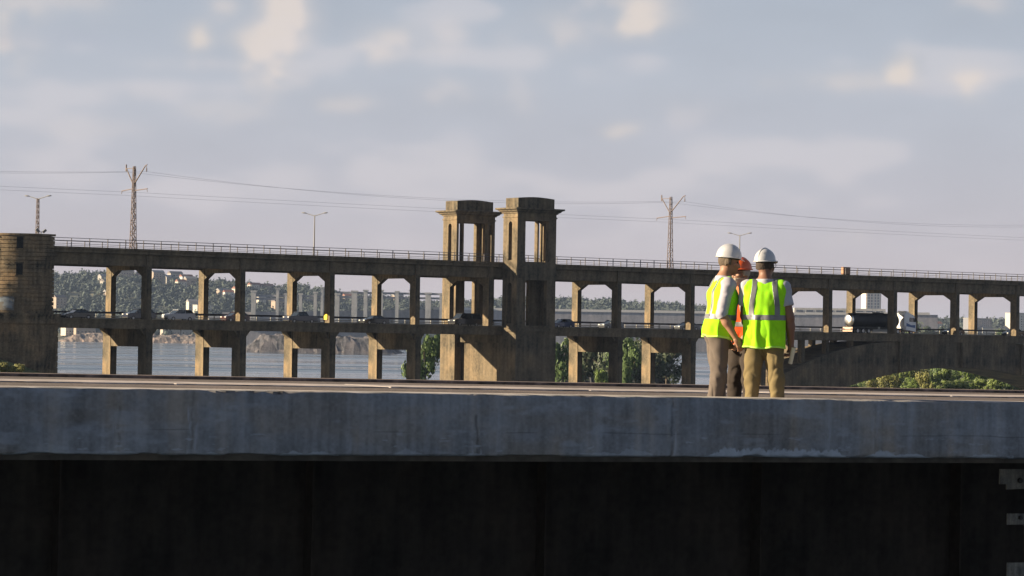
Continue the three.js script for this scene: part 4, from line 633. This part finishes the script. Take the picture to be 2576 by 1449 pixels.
// ------------------------------------------------------------------ river, far shore, dam, near bank
const far = (x, dist) => [(x - CX) / F * dist, -dist], upAt = (x, y, dist) => EYE + (hor(x) - y) / F * dist;   // place and height of something seen at x, y and known to stand `dist` metres away
{
  const bump = grayTex(512, 512, (x, y) => 0.6 * fbm2(x * 10, y * 26, 4, 10, 26) + 0.4 * fbm2(x * 34, y * 60, 3, 34, 60)); bump.repeat.set(1 / 60, 1 / 60);
  const tint = colorTex(256, 256, (x, y) => { const k = 0.9 + 0.2 * fbm2(x * 3, y * 8, 4, 3, 8); return [0.055 * k, 0.09 * k, 0.135 * k]; }); tint.repeat.set(1 / 300, 1 / 300);
  const ruff = grayTex(256, 256, (x, y) => 0.06 + 0.34 * smooth(0.4, 0.7, fbm2(x * 2, y * 9, 4, 2, 9))); ruff.repeat.set(1 / 900, 1 / 500);
  const g = new THREE.PlaneGeometry(24000, 16000, 1, 1).rotateX(-Math.PI / 2).translate(0, 0, -7600);
  structure(part('river', g, new THREE.MeshPhysicalMaterial({ map: tint, bumpMap: bump, bumpScale: 0.09, roughness: 1, roughnessMap: ruff, ior: 1.33 }), null));
}
structure(part('meadow', new THREE.PlaneGeometry(24000, 9000).rotateX(-Math.PI / 2).translate(0, 1.5, 4560), concrete([0.06, 0.07, 0.03], 0.9, 40, 90), null));
// a leafy crown: many small leaf sprays spread through clumped lobes
function crownGeo(seed, n, leaf, lobes = 7) {
  const R = rng(seed), L = []; for (let i = 0; i < lobes; i++) { const a = R() * 6.28, y = 0.2 + 0.66 * R(), q = Math.sqrt(R()) * (0.35 + 0.45 * Math.sin(Math.PI * clamp(y, 0, 1))); L.push([Math.cos(a) * q, y, Math.sin(a) * q, (lobes > 8 ? 0.15 : 0.24) + 0.16 * R()]); } L.push([0, 0.55, 0, 0.36]);
  const pos = [], nor = [], v = new THREE.Vector3(), t = new THREE.Vector3(), b = new THREE.Vector3();
  for (let i = 0; i < n; i++) {
    const l = L[Math.floor(R() * L.length)]; v.set(R() * 2 - 1, R() * 2 - 1, R() * 2 - 1).normalize(); const q = R() < 0.12 ? 1.05 + 0.4 * R() : 0.55 + 0.5 * R(), c = [l[0] + v.x * l[3] * q, l[1] + v.y * l[3] * q * 0.85, l[2] + v.z * l[3] * q];
    t.set(R() - 0.5, R() - 0.5, R() - 0.5).cross(v).normalize(); b.crossVectors(v, t).normalize(); const tilt = (R() - 0.5) * 1.4; b.addScaledVector(v, tilt).normalize();
    const s = leaf * (0.6 + 0.8 * R()), p = [[-1, -0.5], [1, -0.6], [0.2, 1]].map(([m, k]) => [c[0] + t.x * m * s + b.x * k * s, c[1] + t.y * m * s + b.y * k * s, c[2] + t.z * m * s + b.z * k * s]);
    for (const w of p) { pos.push(...w); nor.push(v.x, v.y, v.z); }
  }
  const g = new THREE.BufferGeometry(); g.setAttribute('position', new THREE.Float32BufferAttribute(pos, 3)); g.setAttribute('normal', new THREE.Float32BufferAttribute(nor, 3)); g.setAttribute('uv', new THREE.Float32BufferAttribute(new Float32Array(pos.length / 3 * 2), 2)); return g;
}
const leafMat = (r, g, b) => new THREE.MeshPhysicalMaterial({ color: lin(r, g, b), roughness: 0.9, transmission: 0.25, thickness: 0, side: THREE.DoubleSide });
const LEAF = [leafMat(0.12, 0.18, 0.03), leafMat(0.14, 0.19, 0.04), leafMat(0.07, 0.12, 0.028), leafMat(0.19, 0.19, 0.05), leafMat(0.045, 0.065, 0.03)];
const CROWN = [11, 12, 13, 14].map((s) => crownGeo(s, 2400, 0.05, 20)), barkMat = concrete([0.11, 0.085, 0.065], 0.8, 1.5, 71);
function tree(name, label, x, z, y, hgt, rad, leaf, group, turn = 0) {
  const t = thing(name, label, name === 'shrub' ? 'shrub' : 'tree', [x, y, z], turn, group), k = Math.floor(hash(Math.round(x * 7), Math.round(z * 3)) * 4);
  const br = [bar([0, -0.5, 0], [0.02 * hgt, hgt * 0.45, 0], 0.03 * hgt, 0.017 * hgt, 7)]; for (let i = 0; i < 5; i++) { const a = i * 1.3 + x; br.push(bar([0.015 * hgt, hgt * (0.25 + 0.05 * i), 0], [Math.cos(a) * rad * 0.55, hgt * (0.5 + 0.07 * i), Math.sin(a) * rad * 0.55], 0.013 * hgt, 0.005 * hgt, 5)); }
  part('trunk', br, barkMat, t); const c = part('crown', CROWN[k], LEAF[leaf], t, false); c.scale.set(rad, hgt * 0.95, rad); c.position.y = hgt * 0.05; return t;
}
const grassMat = concrete([0.085, 0.10, 0.035], 0.9, 30, 81), soil = concrete([0.16, 0.13, 0.09], 0.9, 25, 82), rockMat = concrete([0.20, 0.185, 0.18], 1.0, 40, 83);
function ground(name, pts, hFn, mat, nu, nv) {        // a patch of terrain over a quadrilateral sheet, h(u, v)
  const pos = [], idx = []; for (let j = 0; j <= nv; j++) for (let i = 0; i <= nu; i++) { const u = i / nu, v = j / nv, x = mix(mix(pts[0][0], pts[1][0], u), mix(pts[3][0], pts[2][0], u), v), z = mix(mix(pts[0][1], pts[1][1], u), mix(pts[3][1], pts[2][1], u), v); pos.push(x, hFn(u, v, x, z), z); }
  for (let j = 0; j < nv; j++) for (let i = 0; i < nu; i++) { const a = j * (nu + 1) + i, b = a + nu + 1; idx.push(a, a + 1, b, a + 1, b + 1, b); }
  const g = new THREE.BufferGeometry(); g.setAttribute('position', new THREE.Float32BufferAttribute(pos, 3)); g.setIndex(idx); g.computeVertexNormals(); return structure(part(name, g, mat, null));
}
// the far shore: wooded hills with houses, about three to four and a half kilometres off
const ridge = [[-1500, 700], [-400, 690], [145, 692], [280, 686], [400, 692], [500, 704], [600, 714], [700, 724], [830, 736], [940, 748], [1100, 758], [1400, 752], [1500, 757], [1760, 772], [2000, 792], [2300, 806], [2576, 808], [3200, 812], [4200, 800]];
const ridgeY = (x) => { let i = 0; while (i < ridge.length - 2 && ridge[i + 1][0] < x) i++; const t = clamp((x - ridge[i][0]) / (ridge[i + 1][0] - ridge[i][0]), 0, 1); return mix(ridge[i][1], ridge[i + 1][1], t); };
const SH = 3050, RD = 4100, hillH = (x, dist) => { const top = upAt(x, ridgeY(x), RD) - 8, v = (dist - SH) / (RD - SH), rise = smooth(0.0, 1.0, v < 0 ? 0 : v) * 0.75 + clamp(v, 0, 1) * 0.25; return dist > RD ? top - (dist - RD) * 0.01 : mix(1.2, top, rise) * (0.86 + 0.28 * fbm2(x * 0.012, dist * 0.006, 4) * (v > 0.05 ? 1 : 0.5)) + 1.0; };
{
  const nx = 170, nd = 34, pos = [], idx = [];
  for (let j = 0; j <= nd; j++) for (let i = 0; i <= nx; i++) { const x = mix(-1500, 4200, i / nx), dist = mix(SH, 5600, Math.pow(j / nd, 1.3)), [X, Z] = far(x, dist); pos.push(X, j === 0 ? -1 : hillH(x, dist), Z); }
  for (let j = 0; j < nd; j++) for (let i = 0; i < nx; i++) { const a = j * (nx + 1) + i, b = a + nx + 1; idx.push(a, a + 1, b, a + 1, b + 1, b); }
  const g = new THREE.BufferGeometry(); g.setAttribute('position', new THREE.Float32BufferAttribute(pos, 3)); g.setIndex(idx); g.computeVertexNormals();
  structure(part('far_hills', g, concrete([0.115, 0.11, 0.07], 0.9, 160, 84), null));
  const clump = crownGeo(31, 90, 0.2, 6), R = rng(5), N = 9000, im = new THREE.InstancedMesh(clump, new THREE.MeshStandardMaterial({ color: 0xffffff, roughness: 0.95, side: THREE.DoubleSide }), N), m = new THREE.Matrix4(), q = new THREE.Quaternion(), c = new THREE.Color();
  for (let i = 0; i < N; i++) {
    let x, dist, ok = 0; do { x = -300 + R() * 3300; dist = SH + 20 + Math.pow(R(), 0.8) * (RD - SH + 60); ok = fbm2(x * 0.01 + 3, dist * 0.01, 3); } while (ok < 0.42 && R() < 0.85);
    const [X, Z] = far(x, dist), s = 5 + 6 * R(); q.setFromAxisAngle(new THREE.Vector3(0, 1, 0), R() * 6.28); m.compose(new THREE.Vector3(X, hillH(x, dist) - 1.5, Z), q, new THREE.Vector3(s * 0.85, s * (0.9 + 0.5 * R()), s * 0.85)); im.setMatrixAt(i, m); const k = 0.8 + 0.4 * R(); c.setRGB(0.055 * k, 0.07 * k, 0.062 * k); im.setColorAt(i, c);
  }
  im.name = 'hillside_wood'; im.castShadow = im.receiveShadow = true; mark(im, 'dark hazy wood covering the far hillside', 'wood', null, 'stuff'); scene.add(im);
}
// houses among the trees
function house(x, dist, w, d, h, wall, label, name = 'house', roofed = true, cat = 'house') {
  const [X, Z] = far(x, dist), t = thing(name, label, cat, [X, hillH(x, dist) + 1.5, Z], 0.3 + 0.5 * hash(Math.round(x), 3), name === 'house' ? 'houses on the far hillside' : undefined);
  part('wall', box(-w / 2, w / 2, 0, h, -d / 2, d / 2), wall, t);
  if (roofed) part('roof', prism([[-d / 2 - 0.6, h], [d / 2 + 0.6, h], [0, h + d * 0.32]], w + 1).translate(0, 0, -w / 2 - 0.5).rotateY(Math.PI / 2), M.roofs[Math.floor(hash(Math.round(x), 9) * 3)], t); else part('roof', box(-w / 2 - 0.4, w / 2 + 0.4, h, h + 0.7, -d / 2 - 0.4, d / 2 + 0.4), M.paleRail, t);
  const nf = Math.max(1, Math.floor(h / 3.2)), nw = Math.max(2, Math.floor(w / 4)), win = [], side = []; for (let f = 0; f < nf; f++) for (let i = 0; i < nw; i++) { const cx = -w / 2 + (i + 0.5) * w / nw; win.push(box(cx - 0.7, cx + 0.7, 1 + f * 3.1, 2.6 + f * 3.1, d / 2 + 0.004, d / 2 + 0.08)); }
  part('window', win, M.glass, t); return t;
}
M.roofs = [flat(0.22, 0.09, 0.06), flat(0.25, 0.24, 0.24), flat(0.16, 0.13, 0.12)];
const walls = [flat(0.34, 0.31, 0.28), flat(0.5, 0.46, 0.41), flat(0.33, 0.26, 0.21), flat(0.45, 0.44, 0.44)];
{
  const R = rng(17), L = 'small pale house among the trees of the far hillside';
  for (const [x, dist, w, h] of [[312, 3950, 20, 9], [338, 3960, 14, 6], [395, 3900, 14, 8], [425, 3900, 12, 7], [440, 3990, 16, 10], [468, 3940, 14, 8], [455, 3800, 10, 6], [478, 3840, 12, 7], [489, 3500, 14, 7], [560, 3720, 12, 6], [575, 3700, 10, 6], [600, 3760, 12, 7], [262, 3860, 12, 7], [268, 3760, 12, 6], [275, 3600, 10, 6], [150, 3500, 12, 8], [640, 3950, 14, 6], [655, 3700, 10, 6], [668, 3960, 18, 7], [700, 3640, 12, 6], [880, 3900, 14, 6], [1000, 3950, 12, 6], [2010, 3700, 14, 7], [2350, 3600, 16, 8], [2300, 3900, 14, 7], [640, 3300, 14, 7], [690, 3350, 12, 6], [540, 3300, 12, 6], [180, 3120, 16, 5], [215, 3110, 18, 5], [245, 3130, 14, 5], [430, 3110, 16, 5], [465, 3120, 12, 5]]) house(x, dist, w * 1.25, 10, h * 1.5 + 2, walls[Math.floor(R() * 4)], L);
  house(512, 3420, 24, 10, 16, walls[1], 'bright cream block shining between the columns next to the silver car', 'apartment_block', false, 'block');
  // high-rise at the right with floor bands
  const [X, Z] = far(2192, 4300), t = thing('high_rise', 'tall pale pink apartment tower seen above the black tank', 'tower block', [X, 8, Z], 0.35), hh = upAt(2192, 726, 4300) - 8, wl = flat(0.66, 0.56, 0.5);
  part('wall', box(-13, 13, 0, hh, -8, 8), wl, t); const n = 20; for (let f = 1; f < n; f++) part('balcony', box(-12, 12, f * hh / n, f * hh / n + 1.1, 8.01, 9.2), flat(0.7, 0.64, 0.58), t); part('roof', box(-7, 6, hh, hh + 5, -5, 5), wl, t); for (const x of [-8, -3, 3, 8]) part('window_strip', box(x - 1.2, x + 1.2, 3, hh - 3, 8.005, 8.1), flat(0.2, 0.2, 0.22), t);
  for (const [x, w, h, lab] of [[2460, 40, 26, 'grey office block beyond the right end of the bridge'], [2500, 46, 14, 'long low pale building beyond the right end of the bridge'], [2566, 34, 34, 'cream apartment block at the right edge beyond the bridge'], [2405, 30, 12, 'low white shed left of the grey office block']]) house(x, 3500, w, 14, h, lab.startsWith('grey') ? flat(0.22, 0.22, 0.25) : walls[1], lab, 'apartment_block', false, 'block');
}
// the dam: piers with a gantry bridge above a long shaded wall
{
  const DD = 2950, y0 = 0, [Xa, Za] = far(560, DD), [Xb] = far(2360, DD), L = Xb - Xa, t = thing('power_dam', 'long hazy dam with tall pale piers behind the bridge', 'dam', [Xa, 0, Za], 0), X = (x) => (x - 560) / F * DD;
  const wallM = concrete([0.20, 0.195, 0.22], 0.5, 60, 85), paleM = concrete([0.36, 0.35, 0.345], 0.4, 30, 86), hgt = (x, y) => upAt(x, y, DD);
  const crest = (x) => hgt(x, mix(779, 792, clamp((x - 1100) / 900, 0, 1)) + (x < 1100 ? (1100 - x) * 0.012 : 0));
  const pts = [[0, -1], [L, -1]], cr = []; for (let i = 20; i >= 0; i--) { const x = mix(560, 2360, i / 20); pts.push([X(x), crest(x)]); } part('dam_wall', prism(pts, 26).translate(0, 0, -26), wallM, t);
  for (let i = 0; i < 20; i++) { const a = mix(1090, 2340, i / 20), b = mix(1090, 2340, (i + 1) / 20); part('parapet', box(X(a), X(b) - 0.15, crest((a + b) / 2) + 0.02, crest((a + b) / 2) + 2.6, -2.5, 1.2), walls[3], t); }
  for (const [x, top] of [[640, 735], [700, 728], [726, 742], [758, 742], [795, 738], [812, 726], [850, 742], [893, 735], [921, 733], [958, 733], [1000, 736], [1036, 733], [1078, 740], [1110, 742]]) { const xx = X(x), w = 1.3 + 2.0 * hash(x, 1); part('dam_pier', [box(xx - w, xx + w, crest(x) - 20, hgt(x, top), 0.02, 9), box(xx - w - 0.8, xx + w + 0.8, hgt(x, top), hgt(x, top) + 1.6, -0.6, 9.6)], paleM, t); }
  for (const [a, b, y] of [[850, 1120, 737], [850, 1120, 748], [640, 850, 752], [640, 850, 744]]) part('gantry_beam', box(X(a), X(b), hgt((a + b) / 2, y) - 1.6, hgt((a + b) / 2, y) + 0.6, 2.5, 6), wallM, t);
  part('machine_hall', [box(X(2000), X(2230), crest(2100), crest(2100) + 7, -16, -4)], paleM, t); for (let i = 0; i < 9; i++) { const a = X(2005) + i * 10.6; part('window', box(a, a + 7, crest(2100) + 2.6, crest(2100) + 4.8, -3.99, -3.7), M.glass, t); }
}
// rocky island in front of the dam
function rocks(label, x0, x1, dist, hgt, seed, deep = 90, mat = rockMat, steep = 0.22, rough = 1) {
  const [Xa, Za] = far(x0, dist), [Xb] = far(x1, dist), L = Xb - Xa, nx = Math.max(24, Math.round(L / 3)), nz = 26, pos = [], idx = [];
  for (let j = 0; j <= nz; j++) for (let i = 0; i <= nx; i++) { const u = i / nx, v = j / nz, x = u * L, z = -v * deep, edge = smooth(0, 0.16, u) * smooth(1, 0.84, u), crag = fbm2(x * 0.07 + seed, z * 0.07, 5), st = Math.floor(crag * 7) / 7 * 0.5 + crag * 0.5; pos.push(x + (hash(i, j, seed) - 0.5) * 2.2, j === 0 ? -1.5 : hgt * edge * smooth(0, steep, v) * smooth(1, 0.7, v) * mix(0.9, 0.35 + 1.1 * st, rough) - 0.6 + rough * (hash(i + 9, j, seed) - 0.5) * 1.3, z + (hash(i, j + 7, seed) - 0.5) * 1.6); }
  for (let j = 0; j < nz; j++) for (let i = 0; i < nx; i++) { const a = j * (nx + 1) + i, b = a + nx + 1; idx.push(a, a + 1, b, a + 1, b + 1, b); }
  let g = new THREE.BufferGeometry(); g.setAttribute('position', new THREE.Float32BufferAttribute(pos, 3)); g.setIndex(idx); g = g.toNonIndexed(); g.computeVertexNormals();
  const m = structure(part('rocky_island', g, mat, null)); m.position.set(Xa, 0, Za); m.userData.label = label; return m;
}
rocks('dark rocky island in the river between the lower columns', 590, 1010, 1780, 11.5, 3, 160, concrete([0.085, 0.08, 0.09], 1.3, 18, 91), 0.12, 0.75);
rocks('low pale rocky shore at the left under the bridge', 120, 620, 2980, 8.5, 8, 120, concrete([0.17, 0.135, 0.12], 1.3, 22, 87), 0.15);
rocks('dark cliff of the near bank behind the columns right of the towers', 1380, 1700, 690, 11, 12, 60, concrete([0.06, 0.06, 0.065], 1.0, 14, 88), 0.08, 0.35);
// near right bank under the arch, with bushes
{
  const A = far(1850, 560), B = far(2900, 560), C = far(3000, 900), D2 = far(1900, 900);
  const bankH = (u, v, x, z) => -1 + 2.6 * smooth(0, 0.12, v) * smooth(0, 0.25, u) + 2.2 * v * u + 0.5 * fbm2(x * 0.05, z * 0.05, 3);
  ground('river_bank', [A, B, C, D2], bankH, grassMat, 60, 30);
  const R = rng(23); const spots = []; for (let i = 0; i < 69; i++) spots.push([2080 + 680 * (i % 23) / 23 + 18 * R(), i < 23 ? 600 + 25 * R() : i < 46 ? 660 + 40 * R() : 730 + 80 * R()]);
  const kinds = [['pale green', 1], ['deep green', 2], ['yellowish green', 3], ['fresh green', 0]];
  spots.forEach(([x, dist], i) => { const [X, Z] = far(x, dist), k = Math.floor(R() * 4), h = (x > 2230 ? 5.2 : 3.6) + 2.2 * R() + (dist > 710 ? 1.0 : dist < 630 ? -2.2 : 0); tree('shrub', kinds[k][0] + ' leafy shrub in the thicket seen under the arch', X, Z, 0.9, h, 2.6 + 1.5 * R(), kinds[k][1], 'thicket of ' + kinds[k][0] + ' shrubs under the arch', R() * 6); });
  const T = (x, dist, y, h, rad, leaf, label) => { const [X, Z] = far(x, dist); tree('tree', label, X, Z, y, h, rad, leaf, undefined, R() * 6); };
  T(1074, 560, 0.3, 12.0, 5.5, 2, 'green tree beside the sunlit foot of the farther tower');
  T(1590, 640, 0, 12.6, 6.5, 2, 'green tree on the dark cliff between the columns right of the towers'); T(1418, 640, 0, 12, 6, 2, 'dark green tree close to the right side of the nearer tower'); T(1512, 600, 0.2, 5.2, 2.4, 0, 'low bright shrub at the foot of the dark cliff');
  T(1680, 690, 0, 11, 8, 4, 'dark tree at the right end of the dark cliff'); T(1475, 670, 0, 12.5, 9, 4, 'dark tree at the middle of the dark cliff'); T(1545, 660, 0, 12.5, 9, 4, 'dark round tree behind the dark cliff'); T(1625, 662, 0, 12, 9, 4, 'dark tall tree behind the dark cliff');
  T(2360, 2200, 0, 26, 16, 4, 'dark round tree on the shore below the right end of the dam'); T(2285, 2300, 0, 30, 20, 2, 'large round tree on the shore above the lorry cab'); T(2540, 2100, 0, 24, 18, 2, 'broad tree on the shore at the right edge'); T(2470, 2250, 0, 20, 20, 4, 'low dark tree on the shore behind the last columns');
  ground('river_bank', [far(1960, 2050), far(3300, 2050), far(3400, 2900), far(2000, 2900)], (u, v, x, z) => -1 + 3 * smooth(0, 0.1, v) * smooth(0, 0.1, u) + 14 * smooth(0, 1, v) * smooth(0, 0.3, u) * (0.8 + 0.4 * fbm2(x * 0.01, z * 0.01, 3)), soil, 40, 16);
}
// grassy bank round the foot of the stone bastion, and the trees left of the view that shade it
{
  const c = bpos(-24, 0), hF = (u, v, x, z) => { const dx = x - c[0], dz = z - c[2], r = Math.hypot(dx * 0.75, dz); return -1.2 + 9.4 * Math.exp(-((Math.max(0, r - 8) / 17) ** 2)) * smooth(1, 0.75, u) + 0.5 * fbm2(x * 0.2, z * 0.2, 3); };
  ground('grass_bank', [[c[0] - 110, c[2] + 45], [c[0] + 30, c[2] + 45], [c[0] + 30, c[2] - 60], [c[0] - 110, c[2] - 60]], hF, grassMat, 70, 50);
  const put = (du, dw, y, h, r, label) => { const q = [c[0] + du, c[2] + dw]; tree('tree', label, q[0], q[1], y, h, r, 2, undefined, du); };
  put(-29, 4, 4, 23, 8, 'tall tree left of the stone bastion, just outside the view');
  const R = rng(41); for (let i = 0; i < 7; i++) { const du = -8 + 2.4 * i + R(), dw = 15 + 4 * R(); tree('shrub', 'dark olive bush on the shaded grass bank below the stone bastion', c[0] + du, c[2] + dw, hF(0.3, 0, c[0] + du, c[2] + dw) - 0.2, 1.6 + R(), 1.6, 3, 'bushes on the grass bank', R() * 6); }
}

renderer.render(scene, camera);
